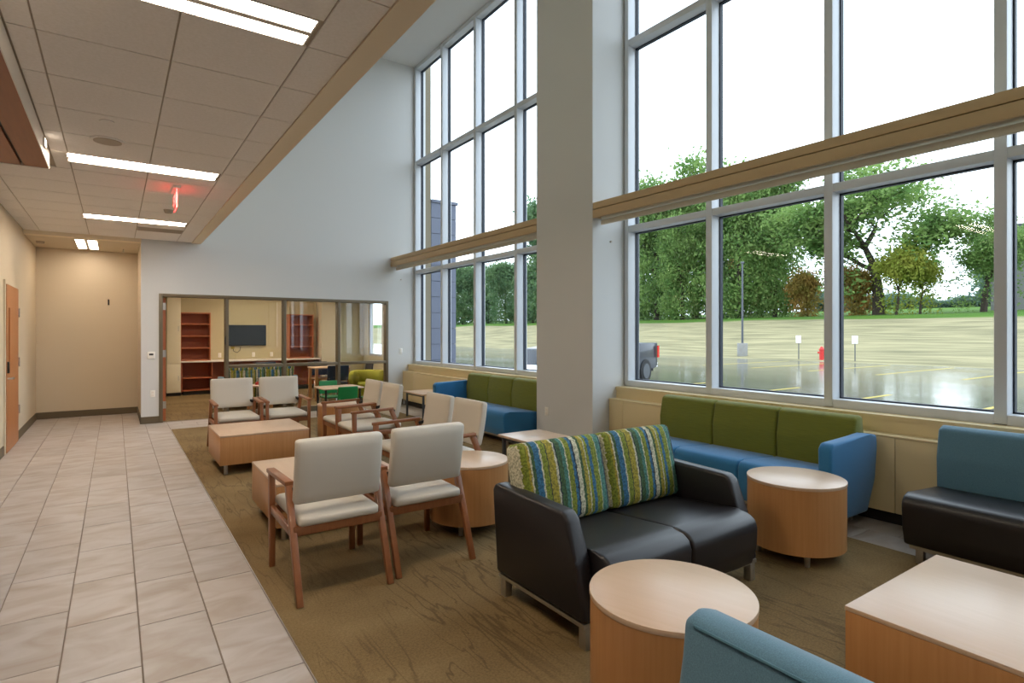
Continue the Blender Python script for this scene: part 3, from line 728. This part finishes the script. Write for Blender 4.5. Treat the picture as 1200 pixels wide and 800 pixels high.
# ------------------------------------------------------------------ sofas along the windows (front at local -X, length along Y, origin at centre of the front edge on the floor)
def seat_profile(z0, zt, depth):
    return [(.03, z0), (.0, z0 + .10), (-.012, zt - .07), (.0, zt - .03), (.03, zt - .005), (.09, zt), (depth, zt - .03), (depth, z0)]
def sofa(name, label, loc, n, mseat, mback, arm, sl=.655, split_back=True, split_seat=True, rz=0, cat='sofa'):
    t = thing(name, label, cat, loc, rz)
    Ln = sl * n; y0 = -Ln / 2
    ns = n if split_seat else 1; nb = n if split_back else 1
    for k in range(ns):
        a = y0 + Ln / ns * k + .003; c_ = a + Ln / ns - .006
        b = bmesh.new(); bm_prism(b, seat_profile(.12, .45, .56), a, c_, 'Y'); obj('seat_cushion', b, mseat, t, 'auto', .018, 3)
    for k in range(nb):
        a = y0 + Ln / nb * k + .004; c_ = a + Ln / nb - .008
        b = bmesh.new(); bm_prism(b, [(.565, .39), (.72, .30), (.735, .62), (.715, .83), (.66, .845), (.595, .82), (.555, .62)], a, c_, 'Y')
        obj('back_cushion', b, mback, t, 'auto', .022, 3)
    b = bmesh.new(); bm_box(b, .56, .73, y0 + .01, y0 + Ln - .01, .12, .36); obj('back_base', b, mback, t)
    b = bmesh.new(); bm_box(b, .05, .70, y0 + .03, y0 + Ln - .03, .095, .12); obj('base_rail', b, 'steel', t)
    if arm:
        a, c_ = sorted((arm * Ln / 2, arm * (Ln / 2 + .10)))
        b = bmesh.new(); bm_prism(b, [(.06, .12), (.0, .36), (-.01, .66), (.03, .70), (.60, .715), (.71, .70), (.725, .60), (.69, .36), (.56, .12)], a, c_, 'Y'); obj('arm', b, mseat, t, 'auto', .022, 3)
    for x in (.09, .64):
        for s in (-1, 1):
            b = bmesh.new(); bm_box(b, x - .022, x + .022, s * (Ln / 2 - .08) - .022, s * (Ln / 2 - .08) + .022, 0, .096); obj('leg', b, 'steel', t, 'auto', .003)
    return t
sofa('sofa', 'three-seat blue sofa with green backs, between wide column and teal-backed settee', (4.215, 3.14, 0), 3, 'blue', 'green', -1)
sofa('sofa', 'three-seat blue sofa with green backs, between wide column and glass screen wall', (4.215, 7.235, 0), 3, 'blue', 'green', 1)
sofa('settee', 'armless settee with teal back and black seat against the heater cover', (4.215, .96, 0), 2, 'black_vinyl', 'teal', 0, .66, False, False, 0, 'settee')
tn = sofa('settee', 'armless settee with teal back turned to the walkway, by the square box table', (1.815, .205, 0), 2, 'black_vinyl', 'teal', 0, .68, False, False, math.pi, 'settee')
b = bmesh.new(); bm_tube(b, [(.7155, -.64, .822), (.7155, .64, .822)], .004, 6); obj('piping', b, 'piping', tn)

# ------------------------------------------------------------------ black loveseat with striped backs (origin at centre of footprint, facing -Y)
def loveseat(name, label, loc, marm, mseat, mback, rz=0, mshell=None):
    t = thing(name, label, 'loveseat', loc, rz)
    for s in (-1, 1):
        a, c_ = sorted((s * .61, s * .705))
        b = bmesh.new(); bm_prism(b, [(-.37, .13), (-.30, .40), (-.24, .585), (-.20, .62), (.40, .635), (.43, .60), (.385, .13)], a, c_, 'X')
        obj('arm', b, marm, t, 'auto', .022, 3)
        x0, x1 = sorted((s * .002, s * .598))
        b = bmesh.new(); bm_prism(b, [(-.40, .13), (-.435, .24), (-.44, .36), (-.425, .405), (-.38, .432), (-.30, .44), (.25, .40), (.25, .13)], x0, x1, 'X'); obj('seat_cushion', b, mseat, t, 'auto', .02, 3)
        b = bmesh.new(); cx0, cx1 = sorted((s * .004, s * .645)); bm_rbox(b, cx0, cx1, -.075, .075, -.235, .235, .04, 8, (.0, .03, .004))
        bmesh.ops.translate(b, verts=b.verts[:], vec=(-(cx0 + cx1) / 2, 0, 0))
        bmesh.ops.rotate(b, verts=b.verts[:], matrix=Matrix.Rotation(R(-13), 3, 'X'))
        o = obj('back_cushion', b, mback, t, True, loc=((cx0 + cx1) / 2, .275, .63))
    b = bmesh.new(); bm_prism(b, [(.25, .13), (.25, .42), (.33, .78), (.40, .78), (.42, .60), (.385, .13)], -.60, .60, 'X'); obj('back_shell', b, mshell or marm, t, 'auto', .015)
    b = bmesh.new()
    for q in ((-.66, .66, -.36, -.31), (-.66, .66, .31, .36), (-.70, -.65, -.36, .36), (.65, .70, -.36, .36)): bm_box(b, q[0], q[1], q[2], q[3], .108, .128)
    obj('base_rail', b, 'steel', t)
    for sx in (-1, 1):
        for sy in (-1, 1):
            b = bmesh.new(); bm_box(b, sx * .665 - .024, sx * .665 + .024, sy * .335 - .024, sy * .335 + .024, 0, .106); obj('leg', b, 'steel', t, 'auto', .003)
    return t
loveseat('loveseat', 'black vinyl loveseat with striped green and blue back cushions', (2.505, 2.37, 0), 'black_vinyl', 'black_vinyl', 'stripe')

# ------------------------------------------------------------------ low play table and green chairs before the glass screen
t = thing('play_table', 'low pale play table with green chairs before the glass screen', 'table', (3.28, 10.15, 0))
b = bmesh.new(); bm_box(b, -.36, .36, -.30, .30, .52, .545); obj('top', b, 'maple_top', t, 'auto', .01)
for sx in (-1, 1):
    for sy in (-1, 1):
        b = bmesh.new(); bm_cyl(b, (sx * .30, sy * .24, 0), .018, .521, 12); obj('leg', b, 'black', t, 'auto')
def kidchair(name, m, label, loc, rz, grp, k=1.0):
    t = thing(name, label, 'chair', loc, rz, grp); t.scale = (k, k, k)
    b = bmesh.new(); bm_rbox(b, -.17, .17, -.17, .17, .30, .33, .012, 5, (0, 0, -.006)); obj('seat', b, m, t, True)
    b = bmesh.new(); bm_rbox(b, -.17, .17, -.012, .012, .36, .60, .011, 5)
    for v in b.verts: v.co.y += -.17 - .12 * (v.co.z - .33) + .5 * v.co.x ** 2
    obj('backrest', b, m, t, True)
    for sx in (-1, 1):
        for sy in (-1, 1):
            b = bmesh.new(); bm_tube(b, [(sx * .17, sy * .18, 0), (sx * .14, sy * .14, .305)], .011, 8); obj('leg', b, 'steel', t, True)
        b = bmesh.new(); bm_tube(b, [(sx * .14, -.15, .305), (sx * .14, -.172, .40)], .010, 8); obj('back_post', b, 'steel', t, True)
    return t
GK = 'green chairs at the play table'
kidchair('child_chair', 'kidgreen', 'green plastic child chair at the play table, side nearest the glass screen', (3.30, 10.66, 0), math.pi, GK)
kidchair('child_chair', 'kidgreen', 'green plastic child chair at the play table, side facing the cream armchairs', (3.22, 9.66, 0), 0, GK)
kidchair('child_chair', 'kidgreen', 'green plastic child chair at the window end of the play table', (3.88, 10.15, 0), R(90), GK)

# ------------------------------------------------------------------ playroom behind the glass screen
PX0, PX1, PY0, PY1, PH = .45, 6.0, YF + .15, 16.3, 2.75
struct(box('floor_playroom', 'carpet', PX0, PX1, PY0, PY1, -.2, 0), 'brown carpet of the room behind the glass')
struct(box('ceiling_playroom', 'act', PX0, PX1, PY0, PY1, PH, PH + .1))
struct(box('wall_playroom_back', 'paint_olive', PX0, PX1, PY1, PY1 + .1, 0, PH + .1))
struct(box('wall_playroom_left', 'paint_olive', PX0, PX0 + .05, 13.0, PY1, 0, PH))
b = bmesh.new(); bm_box(b, PX1, PX1 + .15, YF + .26, 14.9, 0, PH); bm_box(b, PX1, PX1 + .15, 15.9, PY1, 0, PH); bm_box(b, PX1, PX1 + .15, 14.9, 15.9, 0, .85); bm_box(b, PX1, PX1 + .15, 14.9, 15.9, 2.4, PH)
struct(obj('wall_playroom_right', b, 'paint_cream'))
struct(box('wall_playroom_pier', 'paint_cream', 4.62, 5.15, 15.75, PY1, 0, PH), 'cream wall pier beside the bookcase')
wr = bpy.data.objects.new('window_4', None); C.objects.link(wr); struct(wr, 'narrow window of the room behind the glass screen')
for q in ((14.9, 14.96, .85, 2.4), (15.84, 15.9, .85, 2.4), (14.96, 15.84, .85, .91), (14.96, 15.84, 2.34, 2.4)): box('frame', 'alu', PX1 + .02, PX1 + .1, *q, wr)
box('pane', 'glass', PX1 + .05, PX1 + .058, 14.96, 15.84, .91, 2.34, wr)
def fixture2(x, y, label):
    t = dup(bpy.data.objects['ceiling_light'], (x, y, PH - .006), 0, label)
fixture2(2.0, 12.6, 'ceiling light of the room behind the glass screen, near the doorway')
fixture2(3.9, 12.6, 'ceiling light of the room behind the glass screen, near its window')
fixture2(2.9, 14.8, 'ceiling light of the room behind the glass screen, before the television')

def bookcase(label, x0, x1, shelves):
    t = thing('bookcase', label, 'bookcase', ((x0 + x1) / 2, 16.1, .82)); h = (x1 - x0) / 2; z1 = 1.18
    for s in (-1, 1):
        b = bmesh.new(); a, c_ = sorted((s * h, s * (h - .022))); bm_box(b, a, c_, -.15, .195, 0, z1); obj('side_panel', b, 'cherry', t)
    b = bmesh.new(); bm_box(b, -h + .022, h - .022, .18, .195, 0, z1); obj('back_panel', b, 'cherry_in', t)
    for k in range(shelves + 1):
        z = z1 / shelves * k; z = min(z, z1 - .025); b = bmesh.new(); bm_box(b, -h + .022, h - .022, -.15, .18, z, z + .025); obj('shelf', b, 'cherry', t)
bookcase('cherry bookcase on the counter beside the tall cream cabinet', 1.30, 1.95, 4)
bookcase('cherry bookcase on the counter beside the cream wall pier', 3.82, 4.46, 4)
t = thing('counter', 'long counter with cherry cubbies under the television', 'counter', (2.95, 16.0, 0))
b = bmesh.new(); bm_box(b, -1.65, 1.62, -.30, .295, .785, .82); obj('worktop', b, 'trimwhite', t, 'auto', .004)
for x in (-1.65, -1.0, .05, .95, 1.6):
    b = bmesh.new(); bm_box(b, x, x + .022, -.25, .295, .08, .785); obj('divider', b, 'cherry_in', t)
for x0, x1 in ((-1.628, -1.0), (.072, .95)):
    for z in (.10, .40):
        b = bmesh.new(); bm_box(b, x0, x1, -.25, .29, z, z + .022); obj('shelf', b, 'cherry', t)
b = bmesh.new(); bm_box(b, -1.65, 1.62, .275, .294, .08, .785); obj('back_panel', b, 'cherry_in', t)
b = bmesh.new(); bm_box(b, -1.6, 1.6, -.18, .29, 0, .08); obj('plinth', b, 'kick', t)
t = thing('tall_cabinet', 'tall cream cabinet at the end of the counter', 'cabinet', (1.14, 16.0, 0))
b = bmesh.new(); bm_box(b, -.145, .145, -.29, .295, .08, 2.45); obj('body', b, 'paint_cream', t, 'auto', .003)
for z0, z1 in ((.09, .76), (.77, 2.44)):
    b = bmesh.new(); bm_box(b, -.14, .14, -.31, -.291, z0, z1); dd = obj('door', b, 'paint_cream', t, 'auto', .003)
    b = bmesh.new(); bm_box(b, .09, .10, -.33, -.31, (z0 + z1) / 2 - .06, (z0 + z1) / 2 + .06); obj('handle', b, 'steel', dd)
b = bmesh.new(); bm_box(b, -.145, .145, -.25, .295, 0, .08); obj('plinth', b, 'kick', t)
t = thing('television', 'flat black television on the olive wall behind the glass', 'television', (2.84, 16.3, 1.44))
b = bmesh.new(); bm_box(b, -.46, .46, -.07, -.02, -.27, .27); obj('casing', b, 'black', t, 'auto', .006)
b = bmesh.new(); bm_box(b, -.45, .45, -.072, -.0705, -.255, .26); obj('screen', b, 'screen', t)
b = bmesh.new(); bm_box(b, -.15, .15, -.02, 0, -.12, .12); obj('wall_mount', b, 'black', t)
t = thing('cable', 'black cable with yellow plug hanging under the television', 'cable', (2.5, 16.295, 1.11))
b = bmesh.new(); bm_tube(b, [(0, 0, .02), (.02, -.02, -.08), (.10, -.03, -.12), (.17, -.02, -.06), (.18, 0, 0.02)], .008, 6); obj('cord', b, 'black', t, True)
b = bmesh.new(); bm_box(b, -.04, .04, -.03, 0, -.02, .04); obj('plug', b, 'yellow', t, 'auto', .006)
for k, x in enumerate((2.2, 3.0, 3.45)):
    outlet(['white outlet above the counter by the bookcase next to the tall cabinet', 'white outlet above the counter under the television', 'white outlet above the counter beside the bookcase by the wall pier'][k], (x, 16.3, .93), 0)
loveseat('play_settee', 'teal settee with striped back seen through the glass screen', (2.40, 12.66, 0), 'teal', 'teal', 'stripe', math.pi, 'stripe')
def desk(label, x, y, w_, d_, h_):
    t = thing('activity_table', label, 'table', (x, y, 0), 0, 'wooden tables behind the glass')
    b = bmesh.new(); bm_box(b, -w_ / 2, w_ / 2, -d_ / 2, d_ / 2, h_ - .03, h_); obj('top', b, 'maple_top', t, 'auto', .005)
    for sx in (-1, 1):
        for sy in (-1, 1):
            b = bmesh.new(); bm_box(b, sx * (w_ / 2 - .05) - .03, sx * (w_ / 2 - .05) + .03, sy * (d_ / 2 - .05) - .03, sy * (d_ / 2 - .05) + .03, 0, h_ - .029); obj('leg', b, 'maple', t)
    b = bmesh.new(); bm_box(b, -w_ / 2 + .05, w_ / 2 - .05, -d_ / 2 + .05, d_ / 2 - .05, h_ - .27, h_ - .25); obj('shelf', b, 'maple', t)
desk('wooden table behind the glass, beside the teal settee', 2.85, 13.6, .75, .6, .74)
desk('wooden table behind the glass, with navy chairs around it', 3.98, 13.0, .8, .6, .74)
desk('small low wooden table behind the glass, before the teal settee', 2.3, 11.88, .45, .4, .5)
t = thing('toy_block', 'small red toy on the low wooden table behind the glass', 'toy', (2.27, 11.88, .5)); b = bmesh.new(); bm_box(b, -.05, .05, -.03, .03, 0, .05); obj('body', b, 'redplast', t, 'auto', .006); b = bmesh.new(); bm_cyl(b, (0, 0, .05), .018, .015, 12); obj('knob', b, 'redplast', t)
GN = 'navy chairs behind the glass'
for x, y, rz, lab in ((2.95, 14.3, math.pi, 'navy chair at the table beside the teal settee'), (3.9, 12.35, 0, 'navy chair before the table nearest the playroom window'), (4.72, 13.1, R(90), 'navy chair at the window end of the wooden table'), (4.0, 13.72, math.pi, 'navy chair on the television side of the wooden table')):
    kidchair('play_chair', 'navy', lab, (x, y, 0), rz, GN, 1.35)
t = thing('tub_chair', 'round olive tub chair behind the glass screen', 'armchair', (4.62, 12.3, 0))
b = bmesh.new(); bm_cyl(b, (0, 0, .06), .30, .34, 32); obj('seat', b, 'olive', t, 'auto', .03, 3)
b = bmesh.new(); bm_tube(b, [(.33 * math.cos(R(a)), .33 * math.sin(R(a)), .45) for a in range(-20, 201, 20)], .085, 12); bmesh.ops.scale(b, vec=(1, 1, 1.9), verts=b.verts[:]); bmesh.ops.translate(b, verts=b.verts[:], vec=(0, 0, -.35)); obj('back_roll', b, 'olive', t, True)
b = bmesh.new(); bm_cyl(b, (0, 0, 0), .22, .061, 24); obj('base', b, 'black', t, 'auto')

# ------------------------------------------------------------------ outdoors: wing of the building
t = thing('panel_wing', 'grey metal-panel wing of the building beyond the far bay', 'building', (5.5, YF, -.15))
b = bmesh.new(); bm_box(b, .16, .74, .05, .10, 0, 4.50); bm_box(b, .68, .74, .10, 3.4, 0, 4.50); obj('core', b, 'gasket', t)
for k in range(13):
    z0 = .03 + k * .345; z1 = min(z0 + .335, 4.49)
    b = bmesh.new(); bm_box(b, .15, .76, .02, .05, z0, z1); obj('panel', b, 'panelgrey', t)
    b = bmesh.new(); bm_box(b, .742, .77, .05, 3.4, z0, z1); obj('panel', b, 'panelgrey', t)
b = bmesh.new(); bm_box(b, .15, .80, -.01, .12, 4.50, 4.56); bm_box(b, .66, .80, .12, 3.4, 4.50, 4.56); obj('coping', b, 'panelgrey', t)
b = bmesh.new(); bm_box(b, .0, .14, .02, .1, 0, 7.6); obj('pier', b, 'brick', t)

# ------------------------------------------------------------------ outdoors: ground
GZ = -.15
struct(box('ground_asphalt', 'asphalt', 5.6, 33.5, -40, 130, GZ - .3, GZ), 'wet parking lot')
def gz(x):
    ks = [(33.2, -.22), (33.7, -.11), (38, .25), (46, 1.35), (54, 2.55), (60, 3.15), (70, 3.6), (120, 6.0), (260, 9)]
    for (a, za), (c_, zc) in zip(ks, ks[1:]):
        if a <= x <= c_: return za + (zc - za) * (x - a) / (c_ - a)
    return ks[-1][1] if x > 200 else ks[0][1]
b = bmesh.new(); rows = []
xs_ = [33.2, 33.7, 35, 36.5, 38, 42, 46, 50, 54, 57, 60, 65, 70, 90, 120, 180, 260]
for x in xs_: rows.append([b.verts.new((x, y, gz(x) + (.12 * math.sin(y * .21 + x) if 36 < x < 60 else 0))) for y in range(-60, 301, 6)])
for a, c_ in zip(rows, rows[1:]):
    for k in range(len(a) - 1): b.faces.new((a[k], c_[k], c_[k + 1], a[k + 1]))
struct(obj('ground_meadow', b, 'meadow', None, True), 'dry grass bank with green lawn above it')
GS = 'yellow parking stripes'
for x0, x1, y, lab in ((11.5, 17.0, 4.32, 'one'), (11.5, 17.0, 6.78, ''), (11.5, 17.0, 9.25, ''), (11.5, 17, 11.9, ''), (11.5, 17, 15.7, ''), (24.6, 32.6, 7.5, ''), (24.6, 32.6, 10.3, ''), (24.6, 32.6, 13.0, ''), (24.6, 32.6, 15.7, ''), (24.6, 32.6, 18.4, '')):
    near = x0 < 20
    tag(box('parking_stripe', 'yellow', x0, x1, y - .06, y + .06, GZ - .004, GZ + .004), 'yellow stripe of the parking row by the building' if near else 'yellow stripe of the parking row by the grass bank', 'road marking', GS + (' by the building' if near else ' by the grass bank'))

# ------------------------------------------------------------------ outdoors: pole, signs, hydrant
x, y = at(870, X=34.6)
t = thing('lamp_post', 'grey parking-lot lamp post on a round concrete base', 'lamp post', (x, y, gz(x)))
b = bmesh.new(); bm_cyl(b, (0, 0, -.3), .33, 1.15, 24); obj('base', b, 'concrete', t, 'auto', .02)
b = bmesh.new(); bm_cyl(b, (0, 0, .84), .075, 5.4, 14, .055); obj('pole', b, 'polegrey', t, 'auto')
b = bmesh.new(); bm_box(b, -.09, .09, -.09, .09, 6.2, 6.32); obj('lamp_head', b, 'polegrey', t, 'auto', .02)
for u, lab in ((936, 'small white parking sign on a thin post, between lamp post and hydrant'), (1002, 'small white parking sign on a thin post, beyond the hydrant from the lamp post')):
    x, y = at(u, X=34.0)
    t = thing('parking_sign', lab, 'sign', (x, y, gz(x)), 0, 'parking signs at the grass bank')
    b = bmesh.new(); bm_box(b, -.02, .02, -.02, .02, -.1, 1.45); obj('post', b, 'polegrey', t)
    b = bmesh.new(); bm_box(b, -.03, -.021, -.16, .16, .98, 1.43); obj('plate', b, 'white', t, 'auto', .003)
x, y = at(963, X=34.1)
t = thing('fire_hydrant', 'red fire hydrant at the edge of the grass bank', 'hydrant', (x, y, gz(x)))
b = bmesh.new(); bm_cyl(b, (0, 0, -.05), .13, .62, 18); obj('barrel', b, 'redplast', t, 'auto')
b = bmesh.new(); bm_cyl(b, (0, 0, .57), .16, .05, 18); bm_cyl(b, (0, 0, .62), .14, .16, 18, .05); obj('bonnet', b, 'redplast', t, 'auto')
for s in (-1, 1):
    b = bmesh.new(); bm_cyl(b, (0, s * .16, .42), .06, .12, 14, axis='Y'); obj('nozzle', b, 'redplast', t, 'auto')

# ------------------------------------------------------------------ outdoors: pickup truck (origin at rear bumper centre on the ground, nose along +Y)
t = thing('pickup_truck', 'dark blue-grey pickup truck parked on the wet lot', 'truck', (15.1, 14.1, GZ), R(100)); t.scale = (.95, .82, 1)
b = bmesh.new(); bm_prism(b, [(.05, .55), (.05, 1.32), (1.95, 1.32), (1.95, .45), (.3, .45)], -.95, .95, 'X'); obj('bed', b, 'truckpaint', t, 'auto', .03)
b = bmesh.new(); bm_prism(b, [(1.97, .45), (1.97, 1.30), (2.15, 1.86), (3.55, 1.90), (4.25, 1.30), (5.75, 1.18), (5.85, .50)], -.95, .95, 'X'); obj('cab', b, 'truckpaint', t, 'auto', .05)
for s in (-1, 1):
    b = bmesh.new(); bm_prism(b, [(2.25, 1.34), (2.35, 1.78), (3.45, 1.80), (3.95, 1.34)], s * .955 - .006, s * .955 + .006, 'X'); obj('side_window', b, 'screen', t)
    b = bmesh.new(); bm_box(b, s * .955 - .01 - .04, s * .955 + .012 - .04, .02, .16, .82, 1.22); obj('tail_lamp', b, 'tail', t)
    for yy in (.98, 4.75):
        b = bmesh.new(); bm_cyl(b, (s * .86, yy, .39), .39, .26, 28, axis='X'); wh = obj('wheel', b, 'tyre', t, 'auto', .03)
        b = bmesh.new(); bm_cyl(b, (s * .995, yy, .39), .25, .02, 20, axis='X'); obj('hub', b, 'polegrey', wh, 'auto')
b = bmesh.new(); bm_box(b, -.9, .9, -.08, .06, .48, .64); obj('rear_bumper', b, 'chrome', t, 'auto', .02)
b = bmesh.new(); bm_box(b, -.9, .9, 5.8, 5.95, .45, .70); obj('front_bumper', b, 'chrome', t, 'auto', .02)
b = bmesh.new(); bm_box(b, -.85, .85, .2, 5.7, .36, .50); obj('chassis', b, 'tyre', t)

# far building seen past the last mullion
x, y = at(1199, X=82)
t = thing('far_building', 'pale grey block building behind the trees at the lawn edge', 'building', (x, y, gz(x) - .3))
b = bmesh.new(); bm_box(b, -6, 6, -9, 1.2, 0, 8.4); obj('wall', b, 'farwall', t)
b = bmesh.new(); bm_box(b, -6.2, 6.2, -9.2, 1.4, 8.4, 8.8); obj('coping', b, 'polegrey', t)
for k in range(3):
    b = bmesh.new(); bm_box(b, -6.08, -6.0, -.8 - k * 3, .2 - k * 3, .3, 2.6); f_ = obj('window', b, 'polegrey', t)
    b = bmesh.new(); bm_box(b, -6.1, -6.081, -.7 - k * 3, .1 - k * 3, .45, 2.45); obj('pane', b, 'screen', f_)

# ------------------------------------------------------------------ outdoors: trees
def tree_meshes(seed, h, spread, trunk_h, n_leaf, leaf, dens, mleaf, fill=0, rmax=.3):
    """returns trunk mesh + foliage mesh; real branches, many small leaf clumps around the twigs"""
    rg = random.Random(seed); nr = np.random.default_rng(seed)
    b = bmesh.new(); tips = []
    def grow(p, dvec, ln, r, lev):
        pts = [p]; d_ = dvec.normalized(); q = p.copy(); nseg = 4
        for i in range(nseg):
            d_ = (d_ + Vector((rg.uniform(-1, 1), rg.uniform(-1, 1), rg.uniform(-.3, .6))) * .16).normalized()
            q = q + d_ * (ln / nseg); pts.append(q.copy())
        bm_tube(b, pts, [r * (1 - .62 * i / nseg) for i in range(nseg + 1)], 6 if lev < 2 else 4)
        if lev >= 1: tips.extend(pts[2:])
        if lev < 3:
            for k in range(5 if lev == 0 else 3):
                f = rg.uniform(.45, 1.0) if lev else rg.uniform(.55, 1.0)
                i = min(int(f * nseg), nseg - 1); base = pts[i].lerp(pts[i + 1], f * nseg - i)
                a = rg.uniform(0, 2 * math.pi); out = Vector((math.cos(a), math.sin(a), 0))
                nd = (d_ * .6 + out * spread + Vector((0, 0, .25))).normalized()
                grow(base, nd, ln * rg.uniform(.5, .72), r * .48, lev + 1)
    grow(Vector((0, 0, -.4)), Vector((0, 0, 1)), h * trunk_h, h * .022, 0)
    bmesh.ops.recalc_face_normals(b, faces=b.faces[:])
    tm = bpy.data.meshes.new('trunk'); b.to_mesh(tm); b.free(); tm.materials.append(M['bark'])
    T = np.array([tuple(p) for p in tips]); zmax = T[:, 2].max(); s = h / zmax
    T = T[T[:, 2] > zmax * .12]
    if fill:
        zz = nr.uniform(.05, .97, fill) ; prof = np.sqrt(np.clip(np.sin(np.pi * np.clip(zz * .86 + .10, 0, 1)), 0, 1)); rr = rmax * zmax * prof * np.sqrt(nr.uniform(.25, 1, fill)); aa = nr.uniform(0, 2 * np.pi, fill)
        T = np.concatenate([T, np.stack([rr * np.cos(aa), rr * np.sin(aa), zz * zmax], 1)])
    idx = nr.integers(0, len(T), n_leaf)
    cen = T[idx] + nr.normal(0, dens, (n_leaf, 3)) * np.array([1, 1, .75])
    nrm = nr.normal(0, 1, (n_leaf, 3)) + np.array([0, 0, .8]); nrm /= np.linalg.norm(nrm, axis=1)[:, None]
    ref = nr.normal(0, 1, (n_leaf, 3)); u = np.cross(nrm, ref); u /= np.linalg.norm(u, axis=1)[:, None]; v = np.cross(nrm, u)
    sz = leaf * nr.uniform(.6, 1.3, (n_leaf, 1))
    P = np.stack([cen - u * sz, cen - v * sz * .55, cen + u * sz, cen + v * sz * .55], 1).reshape(-1, 3)
    me = bpy.data.meshes.new('foliage'); me.vertices.add(len(P)); me.vertices.foreach_set('co', P.astype(np.float32).ravel())
    me.loops.add(n_leaf * 4); me.loops.foreach_set('vertex_index', np.arange(n_leaf * 4, dtype=np.int32))
    me.polygons.add(n_leaf); me.polygons.foreach_set('loop_start', np.arange(0, n_leaf * 4, 4, dtype=np.int32)); me.polygons.foreach_set('loop_total', np.full(n_leaf, 4, dtype=np.int32))
    me.update(); me.materials.append(M[mleaf])
    return tm, me, zmax
KIND = {
    'spread': tree_meshes(3, 16, .95, .36, 18000, .15, .62, 'leaf_mid', 24, .32),
    'dense': tree_meshes(11, 16, .62, .40, 32000, .18, .68, 'leaf_mid', 150, .31),
    'dark': tree_meshes(23, 16, .66, .40, 30000, .20, .75, 'leaf_dark', 150, .31),
    'small': tree_meshes(31, 6, .8, .34, 7000, .10, .35, 'leaf_yellow', 20, .36),
    'rust': tree_meshes(37, 6, .7, .30, 10000, .11, .4, 'leaf_rust', 60, .36),
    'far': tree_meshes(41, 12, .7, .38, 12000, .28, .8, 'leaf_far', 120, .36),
}
def tree(kind, label, u, X, vtop, wide=1.0, rz=0, group=None):
    tm, fm, zm = KIND[kind]
    x, y = at(u, X=X); dpt = x * math.sin(YAW) + y * math.cos(YAW); z0 = gz(x)
    ht = EYE + (VPY - vtop) / F_PX * dpt - z0
    z0 -= 1.5 if kind == 'far' else 0
    t = thing('tree', label, 'tree', (x, y, z0), rz, group); k = ht / zm; t.scale = (k * wide, k * wide, k)
    for n_, me in (('trunk', tm), ('foliage', fm)):
        o = bpy.data.objects.new(n_, me); C.objects.link(o); o.parent = t
        if n_ == 'foliage': o['kind'] = 'stuff'
G1, G2, G3 = 'dense green trees of the wood', 'dark green trees of the wood', 'hazy trees far behind the lawn'
tree('spread', 'tall spreading tree with open branches on the lawn above the hydrant', 1030, 66, 196, 1.3, .4)
tree('spread', 'tall open-branched tree on the lawn between the spreading tree and the pale building', 1152, 68, 250, 1.05, 2.1)
tree('small', 'small yellow-green tree under the tall spreading tree, nearer its trunk', 1050, 63, 296, .72, 0)
tree('small', 'small yellow-green tree under the tall spreading tree, outer one', 1077, 64, 304, .72, 2)
tree('rust', 'low rust-tinged tree between the dense wood and the spreading tree', 946, 66, 322, .7, 1)
tree('rust', 'rust-tinged bush at the foot of the spreading tree', 1003, 66, 318, .7, 3)
tree('dense', 'dense green tree behind the lamp post', 868, 66, 205, .85, .3, G1)
tree('dense', 'dense green tree between lamp post and rust-tinged tree', 908, 67, 232, .66, 1.9, G1)
tree('spread', 'tall airy tree of the wood, above the pickup truck', 815, 72, 188, .85, 1.2)
tree('dense', 'dense green tree at the wood edge beside the near window jamb', 770, 66, 215, .8, 4.0, G1)
tree('dense', 'dense green tree in the wood behind the pickup truck', 800, 64, 262, .8, 5.0, G1)
tree('dark', 'dark green tree deep in the wood behind the lamp post', 845, 78, 238, .9, 2.5, G2)
tree('dark', 'dark green tree deep in the wood behind the pickup truck', 752, 78, 235, .9, 1.5, G2)
tree('dark', 'dark green tree deep in the wood behind the rust-tinged tree', 890, 80, 262, .7, .5, G2)
tree('dark', 'dark rounded tree beside the metal-panel wing', 543, 66, 314, 1.1, .2, G2)
tree('dark', 'dark low tree of the wood between the rounded tree and the tallest dark one', 572, 72, 338, 1.1, 3.2, G2)
tree('dark', 'tallest dark tree of the wood beyond the panel wing', 594, 66, 310, .9, 2.2, G2)
tree('dark', 'dark tree of the wood next to the tallest dark one, over the truck\'s nose', 624, 66, 314, 1.0, 5.2, G2)
tree('dark', 'dark tree of the wood behind the truck\'s cab, mostly behind the column', 655, 66, 240, .8, 4.4, G2)
tree('dense', 'dense green tree low between two dark trees beyond the panel wing', 560, 80, 336, 1.1, 1.1, G1)
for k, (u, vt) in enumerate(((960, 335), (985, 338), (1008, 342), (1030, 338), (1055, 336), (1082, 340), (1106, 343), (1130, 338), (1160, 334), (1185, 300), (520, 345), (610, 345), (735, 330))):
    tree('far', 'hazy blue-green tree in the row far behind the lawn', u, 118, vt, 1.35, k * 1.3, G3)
